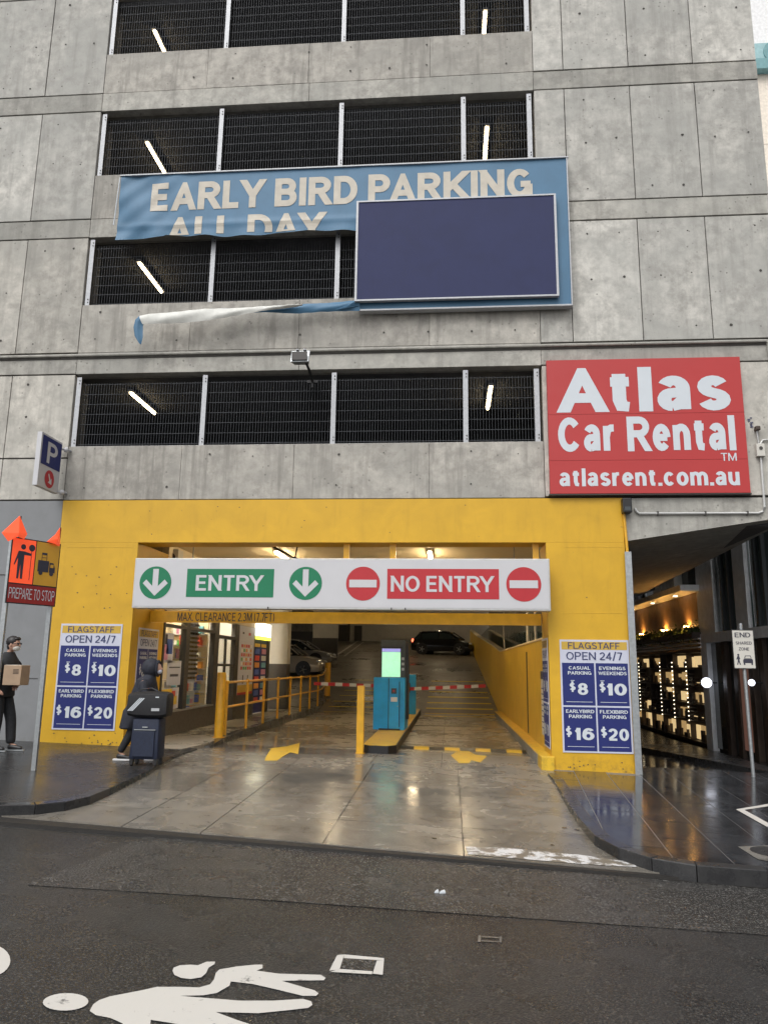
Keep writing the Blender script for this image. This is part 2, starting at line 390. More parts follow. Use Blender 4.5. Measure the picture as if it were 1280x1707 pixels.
GL = {
 'A': (.76, [_q([(0, 0), (.5, 1), (1, 0)]), _b([(.22, .27), (.78, .27)])]),
 'B': (.70, [_q([(0, 0), (0, 1)]), _b([(0, 1), (.55, 1)]+_arc(.55, .76, .38, .24, 90, -90)+[(0, .52)]), _b([(0, .52), (.6, .52)]+_arc(.6, .26, .4, .26, 90, -90)+[(0, 0)])]),
 'C': (.74, [_b(_arc(.5, .5, .5, .5, 38, 322, 20))]),
 'D': (.74, [_q([(0, 0), (0, 1)]), _b([(0, 1), (.4, 1)]+_arc(.4, .5, .6, .5, 90, -90, 14)+[(0, 0)])]),
 'E': (.62, [_q([(0, 0), (0, 1)]), _b([(0, 1), (1.1, 1)]), _b([(0, .51), (1.0, .51)]), _b([(0, 0), (1.12, 0)])]),
 'F': (.58, [_q([(0, 0), (0, 1)]), _b([(0, 1), (1.1, 1)]), _b([(0, .49), (1.0, .49)])]),
 'G': (.77, [_b(_arc(.5, .5, .5, .5, 40, 335, 20)), _s([(1, 0), (1, .46)]), _b([(.55, .46), (1.09, .46)])]),
 'H': (.72, [_q([(0, 0), (0, 1)]), _q([(1, 0), (1, 1)]), _b([(0, .52), (1, .52)])]),
 'I': (0, [_q([(0, 0), (0, 1)])]),
 'K': (.76, [_q([(0, 0), (0, 1)]), _e([(.08, .38), (.93, 1)]), _e([(.33, .56), (.98, 0)])]),
 'L': (.58, [_q([(0, 0), (0, 1)]), _b([(0, 0), (1.12, 0)])]),
 'M': (.86, [_q([(0, 0), (0, 1)]), _q([(1, 0), (1, 1)]), _q([(.06, 1), (.5, 0), (.94, 1)])]),
 'N': (.73, [_q([(0, 0), (0, 1)]), _q([(1, 0), (1, 1)]), _q([(.03, 1), (.97, 0)])]),
 'O': (.80, [_b(_arc(.5, .5, .5, .5, 0, 360, 28))]),
 'P': (.68, [_q([(0, 0), (0, 1)]), _b([(0, 1), (.55, 1)]+_arc(.55, .73, .45, .27, 90, -90)+[(0, .46)])]),
 'R': (.72, [_q([(0, 0), (0, 1)]), _b([(0, 1), (.55, 1)]+_arc(.55, .75, .42, .25, 90, -90)+[(0, .5)]), _e([(.5, .5), (.96, 0)])]),
 'S': (.66, [_b(_arc(.5, .76, .44, .24, 25, 250, 12)+[(.62, .47)]+_arc(.52, .24, .48, .24, 65, -160, 12))]),
 'T': (.64, [_q([(.5, 0), (.5, 1)]), _b([(-.14, 1), (1.14, 1)])]),
 'U': (.72, [_b([(0, 1.1), (0, .38)]+_arc(.5, .38, .5, .38, 180, 360, 14)+[(1, 1.1)])]),
 'V': (.74, [_q([(0, 1), (.5, 0), (1, 1)])]),
 'W': (1.04, [_q([(0, 1), (.25, 0), (.5, 1), (.75, 0), (1, 1)])]),
 'X': (.74, [_q([(0, 0), (1, 1)]), _q([(0, 1), (1, 0)])]),
 'Y': (.74, [_s([(0, 1), (.5, .42)]), _s([(1, 1), (.5, .42)]), _s([(.5, 0), (.5, .5)])]),
 'Z': (.64, [_b([(-.05, 1), (1.1, 1)]), _q([(1, 1), (0, 0)]), _b([(-.1, 0), (1.1, 0)])]),
 '0': (.58, [_b(_arc(.5, .5, .5, .5, 0, 360, 24))]),
 '1': (.30, [_q([(1, 0), (1, 1)]), _b([(-.35, .72), (.35, .77), (.9, .97)])]),
 '2': (.58, [_b(_arc(.5, .72, .47, .28, 170, -30, 12)+[(.72, .42), (.12, .12), (.06, 0)]), _b([(-.1, 0), (1.12, 0)])]),
 '3': (.58, [_b(_arc(.45, .76, .45, .24, 150, -90, 12)), _b(_arc(.45, .26, .52, .26, 90, -155, 12))]),
 '4': (.60, [_q([(.72, 0), (.72, 1)]), _b([(.72, 1), (-.05, .26), (1.15, .26)])]),
 '6': (.58, [_b(_arc(.5, .32, .5, .32, 0, 360, 20)), _b([(.0, .34)]+_arc(.56, .5, .54, .5, 170, 42, 10))]),
 '7': (.56, [_b([(-.1, 1), (1.1, 1)]), _e([(.95, .96), (.38, 0)])]),
 '8': (.58, [_b(_arc(.5, .76, .42, .24, 0, 360, 20)), _b(_arc(.5, .26, .5, .26, 0, 360, 20))]),
 '$': (.56, [_b(_arc(.5, .72, .44, .2, 25, 250, 12)+[(.62, .48)]+_arc(.52, .28, .48, .2, 65, -160, 12)), _q([(.5, -.02), (.5, 1.02)])]),
 '/': (.36, [_q([(0, 0), (1, 1)])]), '.': (0, [_b([(0, -.12), (0, .10)])]),
 '(': (.26, [_b(_arc(1.1, .5, 1.1, .56, 110, 250, 10))]), ')': (.26, [_b(_arc(-.1, .5, 1.1, .56, 70, -70, 10))]),
 'a': (.54, [_b([(.93, -.09), (.93, _X*.66)]+_arc(.47, _X*.70, .46, _X*.32, 0, 155, 10)), _b([(.93, _X*.56), (.4, _X*.52)]), _b(_arc(.36, _X*.26, .36, _X*.26, 80, 275, 9)), _b([(.36, 0), (.6, .03), (.93, .2)])]),
 'c': (.54, [_b(_arc(.5, _X/2, .5, _X/2, 40, 320, 16))]),
 'e': (.56, [_b([(0, _X*.5), (1.0, _X*.5)]), _b(_arc(.5, _X/2, .5, _X/2, 0, 318, 18))]),
 'l': (0, [_q([(0, 0), (0, 1)])]),
 'm': (.86, [_b([(0, -.1), (0, _X+.08)]), _b(_arc(.25, _X*.62, .25, _X*.38, 175, 0, 8)+[(.5, -.1)]), _b(_arc(.75, _X*.62, .25, _X*.38, 175, 0, 8)+[(1, -.1)])]),
 'n': (.54, [_b([(0, -.1), (0, _X+.08)]), _b(_arc(.5, _X*.6, .5, _X*.4, 175, 0, 9)+[(1, -.1)])]),
 'o': (.58, [_b(_arc(.5, _X/2, .5, _X/2, 0, 360, 24))]),
 'r': (.36, [_b([(0, -.1), (0, _X+.08)]), _b([(.0, _X*.55), (.25, _X*.9), (.7, _X), (1.15, _X)])]),
 's': (.52, [_b(_arc(.5, _X*.76, .44, _X*.24, 20, 250, 10)+[(.6, _X*.48)]+_arc(.52, _X*.24, .48, _X*.24, 65, -165, 10))]),
 't': (.36, [_b([(.42, .95), (.42, .2), (.6, .02), (1.15, .0)]), _b([(-.25, _X), (1.2, _X)])]),
 'u': (.54, [_b([(1, _X+.08), (1, -.1)]), _b([(0, _X+.08), (0, _X*.4)]+_arc(.5, _X*.4, .5, _X*.4, 180, 360, 9)+[(1, _X*.45)])]),
}
def _ribbon(pts, hx, hy):
    P_ = []
    for p in pts:
        if not P_ or (Vector(p[:2])-P_[-1]).length > .004: P_.append(Vector((p[0], p[1])))
    closed = (P_[0]-P_[-1]).length < 1e-4; n = len(P_); L_ = []; Rr = []
    for i in range(n):
        a = P_[i-1] if i else (P_[-2] if closed else None); b = P_[i+1] if i < n-1 else (P_[1] if closed else None)
        d0 = (P_[i]-a).normalized() if a else None; d1 = (b-P_[i]).normalized() if b else None
        d0 = d0 or d1; d1 = d1 or d0; t_ = d0+d1
        if t_.length < 1e-4: t_ = d1
        t_.normalize(); k = 1/max(.33 if n < 6 else .6, t_.dot(d1)); nn = Vector((-t_.y, t_.x))*k
        o = Vector((nn.x*hx, nn.y*hy)); L_.append(P_[i]+o); Rr.append(P_[i]-o)
    return [[L_[i], L_[i+1], Rr[i+1], Rr[i]] for i in range(n-1)]
TC = {}
def textgeo(s, bold=.02, keep=None):
    k = (s, bold, keep)
    if k in TC: return TC[k]
    t = .115+bold*2.0; th = t*.86; x = 0; V_ = []; F_ = []; quads = []
    pv = ''
    for ch in s:
        if pv+ch in ('LY', 'AY', 'PA', 'LA', 'TA', 'RY', 'At', 'rt', '7F', 'DA', 'rs'): x -= .075
        pv = ch
        if ch == ' ': x += .30; continue
        w, st = GL[ch]; w = w*(1+max(0, t-.13)*1.3) if w else 0
        if ch in 'rt': w += max(0, t-.12)*.55
        span = max(0, w-t)
        for si, (md, pts) in enumerate(st):
            pp = [(x+t/2+u*span, th/2+v*(1-th)) for u, v in pts]
            if md in 'xse':
                a, b = Vector(pp[0]), Vector(pp[-1]); da = (a-Vector(pp[1])).normalized(); db = (b-Vector(pp[-2])).normalized()
                if md != 'e': pp[0] = tuple(a+da*t)
                if md != 's': pp[-1] = tuple(b+db*t)
            for q in _ribbon(pp, t/2, th/2):
                poly = [tuple(c) for c in q]
                if not (ch in '$/()'): poly = clip(poly, [(x-1, 0), (x+3, 0), (x+3, 1), (x-1, 1)]) if sum(poly[i][0]*poly[(i+1) % 4][1]-poly[(i+1) % 4][0]*poly[i][1] for i in range(4)) > 0 else clip(poly[::-1], [(x-1, 0), (x+3, 0), (x+3, 1), (x-1, 1)])
                if len(poly) >= 3: quads.append((poly, si))
        x += max(w, t)+.10-.12*(t-.14)
    if keep is not None:
        quads = [(clip(p, [(-1, keep), (99, keep), (99, 3), (-1, 3)]), si) for p, si in quads]; quads = [q for q in quads if len(q[0]) >= 3]
    xs = [c[0] for p, _ in quads for c in p]; x0, x1 = min(xs), max(xs)
    for p, si in quads:
        o = len(V_); V_ += [((c[0]-x0)/(x1-x0), c[1], si*.0006) for c in p]; F_.append(tuple(range(o, o+len(p))))
    TC[k] = (V_, F_); return TC[k]
class Face:
    """a flat face: origin, right, up, outward normal"""
    def __init__(s, O, U, V=None, N=None):
        s.O = Vector(O); s.U = Vector(U).normalized(); s.V = Vector(V or (0, 0, 1)).normalized()
        s.N = Vector(N) if N else s.U.cross(s.V); s.N.normalize()
    def p(s, u, v, n=0): return s.O+s.U*u+s.V*v+s.N*n
    def box(s, mb, u0, v0, u1, v1, n0, n1): return mb.fbox(s.O, s.U, s.V, s.N, u0, v0, n0, u1, v1, n1)
    def text(s, mb, t, u0, v0, u1, v1, n, bold=.02, keep=None, ital=0):
        vs, fs = textgeo(t, bold, keep)
        return mb.add([s.p(u0+(u1-u0)*a+ital*b, v0+(v1-v0)*b, n+c) for a, b, c in vs], fs)
    def poly(s, mb, pts, n): return mb.sheet([s.p(a, b, n) for a, b in pts])
    def disc(s, mb, u, v, r, n, k=40): return s.poly(mb, [(u+r*math.cos(2*math.pi*i/k), v+r*math.sin(2*math.pi*i/k)) for i in range(k)], n)

# ================================================================= SETTING: ground
def surf_mesh(poly, f, step=.6, mat='asph', name='road', thick=0, parent=None):
    """a flat polygon laid on height f, cut fine enough to follow it"""
    bm = bmesh.new(); vs = [bm.verts.new((p[0], p[1], 0)) for p in poly]; bm.faces.new(vs)
    xs = [p[0] for p in poly]; ys = [p[1] for p in poly]
    for ax, lo, hi in ((0, min(xs), max(xs)), (1, min(ys), max(ys))):
        k = lo+step
        while k < hi-1e-3:
            cpt = (k, 0, 0) if ax == 0 else (0, k, 0); no = (1, 0, 0) if ax == 0 else (0, 1, 0)
            bmesh.ops.bisect_plane(bm, geom=list(bm.verts)+list(bm.edges)+list(bm.faces), plane_co=cpt, plane_no=no); k += step
    for v in bm.verts: v.co.z = f(v.co.x, v.co.y)
    if thick:
        r = bmesh.ops.extrude_face_region(bm, geom=list(bm.faces))
        for g in r['geom']:
            if isinstance(g, bmesh.types.BMVert): g.co.z -= thick
    bmesh.ops.recalc_face_normals(bm, faces=bm.faces)
    if not thick and bm.faces[:] and bm.faces[:][0].normal.z < 0: bmesh.ops.reverse_faces(bm, faces=bm.faces)
    me = bpy.data.meshes.new(name); bm.to_mesh(me); bm.free(); me.materials.append(M[mat])
    o = bpy.data.objects.new(name, me); COL.objects.link(o)
    if parent: o.parent = parent; o.matrix_parent_inverse = Matrix.Translation(parent.location).inverted()
    return o
def poly_px(pts, f): return [tuple(FS(a, b, f))[:2] for a, b in pts]

g_ = MB(); g_.sheet([(-300, -300, -2.9), (300, -300, -2.9), (300, 300, -2.9), (-300, 300, -2.9)]); struct(g_.build('ground', 'soil'))
struct(surf_mesh([(-60, -30), (60, -30), (60, ylip(60)-.05), (-60, ylip(-60)-.05)], zroad, 15, 'asph', 'road'))
# coarser asphalt band beside the driveway
pp = poly_px([(45, 1476), (232, 1409), (430, 1500), (250, 1490)], lambda x, y: zroad(x, y)+.004)
A = FS(45, 1476, zroad); B = FS(215, 1412, zroad); C = FS(1280, 1560, zroad); Dp = FS(430, 1500, zroad); Cx = 9.0
band = [(A.x, A.y), (Dp.x, Dp.y), (C.x, C.y), (Cx, C.y-.3), (Cx, ylip(Cx)-.06), (B.x, ylip(B.x)-.06)]
o = surf_mesh(band, lambda x, y: zroad(x, y)+.004, 3, 'asph2', 'road_patch'); struct(o)

# kerb curves of the two pavements (plan, outer edge)
LC = poly_px([(0, 1343), (60, 1342), (110, 1337), (150, 1328), (185, 1314), (215, 1300), (250, 1284), (290, 1262), (330, 1247)], zpav)
RC = poly_px([(912, 1289), (922, 1300), (933, 1318), (947, 1341), (964, 1364), (990, 1393), (1030, 1414), (1085, 1431), (1160, 1443), (1280, 1452)], zpav)
def offs(pts, d):
    out = []
    for i, p in enumerate(pts):
        a = Vector(pts[max(0, i-1)]); b = Vector(pts[min(len(pts)-1, i+1)]); t = (b-a).normalized()
        out.append((p[0]-t.y*d, p[1]+t.x*d))
    return out
left_ext = [(-60, LC[0][1]+4.9)] + LC
pl_in = offs(left_ext, .16)
# left pavement: walked round the inside of the kerb
lp = pl_in + [(-5.62, 13.42), (-60, 13.42)]
# keep it clear of the wall line
lp = [(x, min(y, 13.42)) for x, y in lp]
struct(surf_mesh(lp, zpav, 4, 'pavl', 'pavement', .12))
def kerb_run(outer, inner, f, name, parent, n0=0):
    for i in range(len(outer)-1):
        a, b, c, d = outer[i], outer[i+1], inner[i+1], inner[i]
        e = .006
        def sh(p, q): return (p[0]+(q[0]-p[0])*e, p[1]+(q[1]-p[1])*e)
        q = [sh(a, b), sh(b, a), sh(c, d), sh(d, c)]
        mb = MB(); mb.prism([(x, y, f(x, y)+.004) for x, y in q], [(x, y, f(x, y)-.25) for x, y in q])
        mb.build('kerb_stone', 'kerb', parent, bevel=.008)
k1 = bpy.data.objects.new('kerb', None); COL.objects.link(k1); struct(k1)
kerb_run(left_ext, pl_in, zpav, 'kerb', k1)
rc_ext = RC + [(RC[-1][0]+5, RC[-1][1]-.5), (60, RC[-1][1]-4.8)]
rin = offs(rc_ext, .16)
kerb_run(rc_ext, rin, zpav, 'kerb', k1)

# right pavement of bluestone tiles
pav = bpy.data.objects.new('tiled_pavement', None); COL.objects.link(pav); struct(pav)
region = rin[:len(RC)] + [(rin[len(RC)-1][0]+3.0, rin[len(RC)-1][1]-.3), (rin[len(RC)-1][0]+3.0, 14.35), (rin[0][0], 14.35)]
def chull(P_):
    P_ = sorted(set(P_)); 
    def half(Q):
        o = []
        for p in Q:
            while len(o) > 1 and (o[-1][0]-o[-2][0])*(p[1]-o[-2][1])-(o[-1][1]-o[-2][1])*(p[0]-o[-2][0]) <= 0: o.pop()
            o.append(p)
        return o[:-1]
    return half(P_)+half(P_[::-1])
hull = chull([tuple(p) for p in region])
ca, sa = math.cos(R(-5)), math.sin(R(-5))
tw, tl = .52, .92
cnt = 0
for i in range(-4, 16):
    for j in range(-6, 14):
        u0 = i*tw; v0 = j*tl + (tl*.5 if i % 2 else 0); g = .006
        q = [(u0+g, v0+g), (u0+tw-g, v0+g), (u0+tw-g, v0+tl-g), (u0+g, v0+tl-g)]
        q = [(2.2+x*ca-y*sa, 9.5+x*sa+y*ca) for x, y in q]
        q = clip(q, hull)
        if len(q) < 3: continue
        ar = abs(sum(q[k][0]*q[(k+1) % len(q)][1]-q[(k+1) % len(q)][0]*q[k][1] for k in range(len(q))))/2
        if ar < .01: continue
        # not inside the building
        cx = sum(p[0] for p in q)/len(q); cy = sum(p[1] for p in q)/len(q)
        if cy > 13.5 and cx < 3.02: continue
        dz = rnd.uniform(-.0015, .0015); tx, ty = rnd.uniform(-.002, .002), rnd.uniform(-.002, .002)
        mb = MB(); mb.prism([(x, y, zpav(x, y)+dz+tx*(x-cx)+ty*(y-cy)) for x, y in q], [(x, y, zpav(x, y)-.06) for x, y in q])
        mb.build('paving_tile', 'tile', pav); cnt += 1
struct(surf_mesh(region, lambda x, y: zpav(x, y)-.004, 3, 'grout', 'pavement_bed', .2))
xr = rin[len(RC)-1][0]+3.0
struct(surf_mesh([(xr, rin[len(RC)-1][1]-.3), (60, rin[-1][1]), (60, 14.35), (xr, 14.35)], zpav, 8, 'pavl', 'pavement', .12))

# driveway slabs
drv = bpy.data.objects.new('driveway', None); COL.objects.link(drv); struct(drv)
xb = [-9.0, -5.2, -3.35, -2.5, -1.24, .13, 1.9, 3.2]
yb0 = [None, 8.95, 10.0, 11.35, 13.1]
def slab(x0, x1, y0, y1, mat, nm='concrete_slab'):
    g = .006
    f0 = (lambda x: ylip(x)) if y0 is None else (lambda x: y0)
    q = [(x0+g, f0(x0+g)+g), (x1-g, f0(x1-g)+g), (x1-g, y1-g), (x0+g, y1-g)]
    surf_mesh(q, zdr, .8, mat, nm, .08, drv)
for i in range(len(xb)-1):
    for j in range(len(yb0)-1):
        slab(xb[i], xb[i+1], yb0[j], yb0[j+1], 'slab')
xi = [-4.9, -3.1, -1.3, -.14, 1.75]; yi = [13.1, 15.1, 17.6, 20.3, 23.6, 27.45]
for i in range(len(xi)-1):
    for j in range(len(yi)-1): slab(xi[i], xi[i+1], yi[j], yi[j+1], 'slabin' if j else 'slab')
struct(surf_mesh([(-9, 8.3), (3.2, 7.5), (3.2, 13.2), (-9, 13.2)], lambda x, y: zdr(x, y)-.012, 1, 'soil', 'slab_bed', .25))
struct(surf_mesh([(-4.95, 13.1), (1.8, 13.1), (1.8, 27.5), (-4.95, 27.5)], lambda x, y: zdr(x, y)-.012, 1, 'soil', 'slab_bed', .1))
# gutter strip beside the right kerb
o = surf_mesh([(3.2, ylip(3.2)+.0), (20, ylip(20)), (20, ylip(20)+.35), (3.2, ylip(3.2)+.35)], lambda x, y: zroad(x, y)+.012, 3, 'gutter', 'gutter'); struct(o)
# dark broken gap at the driveway lip
mb = MB(); n = 90
for i in range(n):
    x0 = -6+9.4*i/n; x1 = -6+9.4*(i+1)/n
    w = .03+.03*rnd.random()
    mb.sheet([(x0, ylip(x0)-.055-w, zroad(x0, 0)+.006), (x1, ylip(x1)-.055-w, zroad(x1, 0)+.006), (x1, ylip(x1)+.004, zroad(x1, 0)+.006), (x0, ylip(x0)+.004, zroad(x0, 0)+.006)])
struct(mb.build('drain_channel', 'soil'))
# interior ramp and parking floor
struct(surf_mesh([(-30, 27.5), (3.1, 27.5), (3.1, 62), (-30, 62)], zdr, 4, 'ramp', 'ramp', .1))
# raised walkway beside the shop
WK = [(-4.45, 14.2), (-4.47, 15.0), (-4.62, 17), (-4.66, 20), (-4.66, 24), (-4.68, 27.4), (-4.85, 30.2), (-5.4, 33)]
def zwalk(x, y): return -1.43 + (.105*(y-28.5) if y > 28.5 else 0) - (.05 if y < 14.3 else 0)*1
struct(surf_mesh([(-5.66, 13.42), (-4.6, 13.42), (-4.45, 14.2), (-4.47, 15), (-4.62, 17), (-4.66, 27.4), (-7.4, 27.4), (-7.4, 24.2), (-5.66, 24.2)], lambda x, y: -1.43-.02*max(0, min(1, (15-y)/1.5)), 1.5, 'slabin', 'walkway', .3))
k2 = bpy.data.objects.new('walkway_kerb', None); COL.objects.link(k2); struct(k2)
kerb_run([(x+.10, y) for x, y in WK], [(x-.05, y) for x, y in WK], zwalk, 'k', k2)
# lane beyond, with a footpath along the shops
struct(surf_mesh([(3.1, 14.36), (60, 14.36), (60, 60), (3.1, 60)], zlane, 6, 'tile', 'lane', .1))
zfp = lambda x, y: zlane(x, y)+.09
fp = poly_px([(1060, 1211), (1070, 1215), (1190, 1252), (1300, 1284), (1300, 1290), (1070, 1246), (1060, 1243)], zfp)
struct(surf_mesh(fp, zfp, 3, 'pavl', 'footpath', .12))

# ================================================================= CAR PARK BUILDING
Y0 = 13.4; XL, XE = -7.15, 1.69
bld = thing('car_park_building', 'multi-storey grey concrete car park with yellow entrance portal and mesh-screened openings', 'car park', (0, 14, -1.6))
def part(mb, name, mat, **k): return mb.build(name, mat, bld, **k)
rows = [(2.95, 3.76), (3.76, 5.43), (5.43, 5.865), (5.865, 8.325), (8.325, 8.735), (8.735, 11.205), (11.205, 11.63), (11.63, 14.06), (14.06, 14.5), (14.5, 17.0)]
bands = {2, 4, 6, 8}
gh, gv = .014, .008
def pnl(x0, x1, z0, z1, mat, nm='concrete_panel', y=Y0, hj=gh, vj=gv, dep=.2):
    y += rnd.uniform(-.003, .003)
    part(MB().box(x0+vj, y, z0+hj, x1-vj, y+dep, z1-hj), nm, mat, bevel=.006)
lx = [-14.8, -13.5, -12.23, -10.96, -9.69, -8.42, XL]
for r, (z0, z1) in enumerate(rows):
    if r in bands:
        pnl(-9.69, XL, z0, z1, 'conc_band', 'slab_edge', vj=.003); pnl(-14.8, -9.69, z0, z1, 'conc_band', 'slab_edge', vj=.003)
        pnl(XE, 5.97, z0, z1, 'conc_band', 'slab_edge', vj=.003)
        pnl(XL, -2.8, z0, z1, 'conc_band', 'slab_edge', y=Y0+.003, hj=.003, vj=.003); pnl(-2.8, XE, z0, z1, 'conc_band', 'slab_edge', y=Y0+.003, hj=.003, vj=.003)
    else:
        for i in range(len(lx)-1): pnl(lx[i], lx[i+1], z0, z1, 'conc_r' if r >= 5 else 'conc')
        if r >= 3:
            for a, b in zip((XE, 2.28, 3.54, 4.77), (2.28, 3.54, 4.77, 5.97)): pnl(a, b, z0, z1, 'conc_r')
pnl(XE, 5.97, 2.965, 5.43, 'conc')
# spandrels under each opening
OPEN = [(3.99, 5.41), (6.87, 8.325), (9.72, 11.19), (12.58, 14.06)]
for k, (b, t) in enumerate(OPEN):
    z0 = (2.95, 5.865, 8.735, 11.63)[k]
    xs = [XL, -4.95, -2.83, -.35, XE]
    for i in range(4): pnl(xs[i], xs[i+1], z0, b, 'conc_sp', 'spandrel_panel', y=Y0+.004, hj=.004, vj=.0025, dep=.18)
# backing behind joints
part(MB().box(-14.8, Y0+.03, 2.9, XL-.01, Y0+.35, 17), 'joint_backing', 'joint')
part(MB().box(XE+.01, Y0+.03, 2.96, 5.95, Y0+.35, 17), 'joint_backing', 'joint')
for k, (b, t) in enumerate(OPEN):
    lo = (2.95, 5.44, 8.34, 11.22)[k]
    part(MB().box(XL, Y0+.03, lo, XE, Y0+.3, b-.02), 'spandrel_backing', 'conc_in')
# jambs of the openings
for k, (b, t) in enumerate(OPEN):
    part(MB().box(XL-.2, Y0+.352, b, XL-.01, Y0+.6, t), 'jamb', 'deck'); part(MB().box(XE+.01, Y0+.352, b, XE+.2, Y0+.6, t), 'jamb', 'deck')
# overhang over the lane with its sloping underside
zb = lambda x: 2.17+.155*(x-3.02)
part(MB().prism([(3.03, Y0, 2.935), (5.97, Y0, 2.935), (5.97, Y0, zb(5.97)), (3.03, Y0, zb(3.03))], [(3.03, 24, 2.935), (5.97, 24, 2.935), (5.97, 24, zb(5.97)-.3), (3.03, 24, zb(3.03)-.3)]), 'overhang_beam', 'conc_band')
part(MB().box(5.75, Y0+.36, 2.96, 5.97, 26, 17), 'side_wall', 'conc_r')
part(MB().box(-14.8, Y0+.36, 2.9, -14.6, 26, 17), 'side_wall', 'conc_r')
# tie holes and water stains
mb = MB()
def tie(x, z, r):
    k = 8; a0 = rnd.random()*3
    mb.sheet([(x+r*math.cos(a0+2*math.pi*i/k)*rnd.uniform(.7, 1.2), Y0-.006, z+r*math.sin(a0+2*math.pi*i/k)*rnd.uniform(.7, 1.1)) for i in range(k)])
for r, (z0, z1) in enumerate(rows):
    if r in bands or z1-z0 < 1: continue
    cols = [(lx[i], lx[i+1]) for i in range(3, 6)] + ([(2.28, 3.54), (3.54, 4.77), (4.77, 5.97)] if r >= 3 else [])
    for a, b in cols:
        for fx in (.28, .75):
            for fz in (.1, .52, .9):
                if rnd.random() < .7: tie(a+(b-a)*fx+rnd.uniform(-.03, .03), z0+(z1-z0)*fz+rnd.uniform(-.05, .05), rnd.uniform(.012, .03))
for z0, z1 in ((2.95, 3.99), (5.865, 6.87), (8.735, 9.72), (11.63, 12.58)):
    for i in range(11):
        for fz in (.25, .8):
            if rnd.random() < .6: tie(-6.8+i*.8+rnd.uniform(-.04, .04), z0+(z1-z0)*fz+rnd.uniform(-.04, .04), rnd.uniform(.010, .026))
part(mb, 'tie_holes', 'joint', kind='stuff')
# floors, ceilings and back walls of the upper decks
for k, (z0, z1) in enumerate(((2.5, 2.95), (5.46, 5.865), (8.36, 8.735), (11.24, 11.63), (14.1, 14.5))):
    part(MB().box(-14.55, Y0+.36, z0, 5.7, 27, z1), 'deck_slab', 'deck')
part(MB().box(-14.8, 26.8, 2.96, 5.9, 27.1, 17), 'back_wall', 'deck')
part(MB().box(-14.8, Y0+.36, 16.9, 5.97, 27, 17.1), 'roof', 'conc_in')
for k in range(1, 5):
    zc = (0, 5.46, 8.36, 11.24, 14.1)[k]
    pass
# yellow portal
part(MB().box(XL, Y0+.0, -1.75, -5.65, 14.95, 2.15), 'left_pillar', 'yellow')
part(MB().box(1.68, Y0+.0, -1.8, 3.02, 14.3, 2.15), 'right_pillar', 'yellow')
part(MB().box(XL, Y0+.0, 2.152, 3.02, 13.95, 2.94), 'lintel', 'yellow')
# chips and knocks on the yellow paint
mb = MB()
for (px, py) in ((327, 957), (345, 960), (366, 962), (385, 958), (362, 990), (330, 988), (385, 991), (340, 1012), (375, 1014), (384, 1013), (395, 945)):
    p = FY(px-200, py, Y0)
    if p.x > -7.1: mb.sheet([(p.x+rnd.uniform(.008, .022)*math.cos(a), Y0-.004, p.z+rnd.uniform(.006, .014)*math.sin(a)) for a in (0, .9, 1.9, 2.9, 3.9, 5.1)])
for i in range(30):
    x = rnd.choice((rnd.uniform(-7.1, -5.7), rnd.uniform(1.75, 2.95))); z = zpav(x, 13.4)+abs(rnd.gauss(0.02, .09))+.01
    mb.sheet([(x+rnd.uniform(.006, .02)*math.cos(a), Y0-.004, z+rnd.uniform(.004, .018)*math.sin(a)) for a in (0, .9, 1.9, 2.9, 3.9, 5.1)])
for i in range(14):
    x = rnd.uniform(-6.9, 2.9); z = rnd.uniform(2.3, 2.85) if rnd.random() < .5 else rnd.uniform(.6, 2.0)
    if -5.6 < x < 1.7: z = rnd.uniform(2.3, 2.85)
    mb.sheet([(x+rnd.uniform(.006, .016)*math.cos(a), Y0-.004, z+rnd.uniform(.006, .012)*math.sin(a)) for a in (0, .9, 1.9, 2.9, 3.9, 5.1)])
part(mb, 'paint_chips', 'joint', kind='stuff')
# fine cast lines across the yellow wall
for x0, x1, z in ((1.9, 2.98, .93), (2.0, 3.0, 2.07), (-7.0, -5.7, 2.06)):
    part(MB().box(x0, Y0-.004, z, x1, Y0-.0015, z+.006), 'cast_line', 'yellow_in')
# hangers above the entry sign
for px in (578, 655, 892):
    p = FY(px, 915, 13.6)
    part(MB().box(p.x-.05, 13.55, 1.6, p.x+.05, 13.65, 2.151), 'hanger', 'ymetal')

# grey wall left of the portal
w = MB().box(-16, 13.40, -1.8, XL-.004, 13.7, 2.935).build('grey_wall', 'greywall'); tag(w, 'flat grey painted wall left of the yellow entrance pillar', 'wall')
MB().box(-16, 13.385, 1.55, -7.4, 13.399, 1.556).build('sheet_joint', 'joint', w)
MB().box(-7.7, 13.388, -.30, -7.3, 13.399, -.296).build('sheet_joint', 'joint', w)

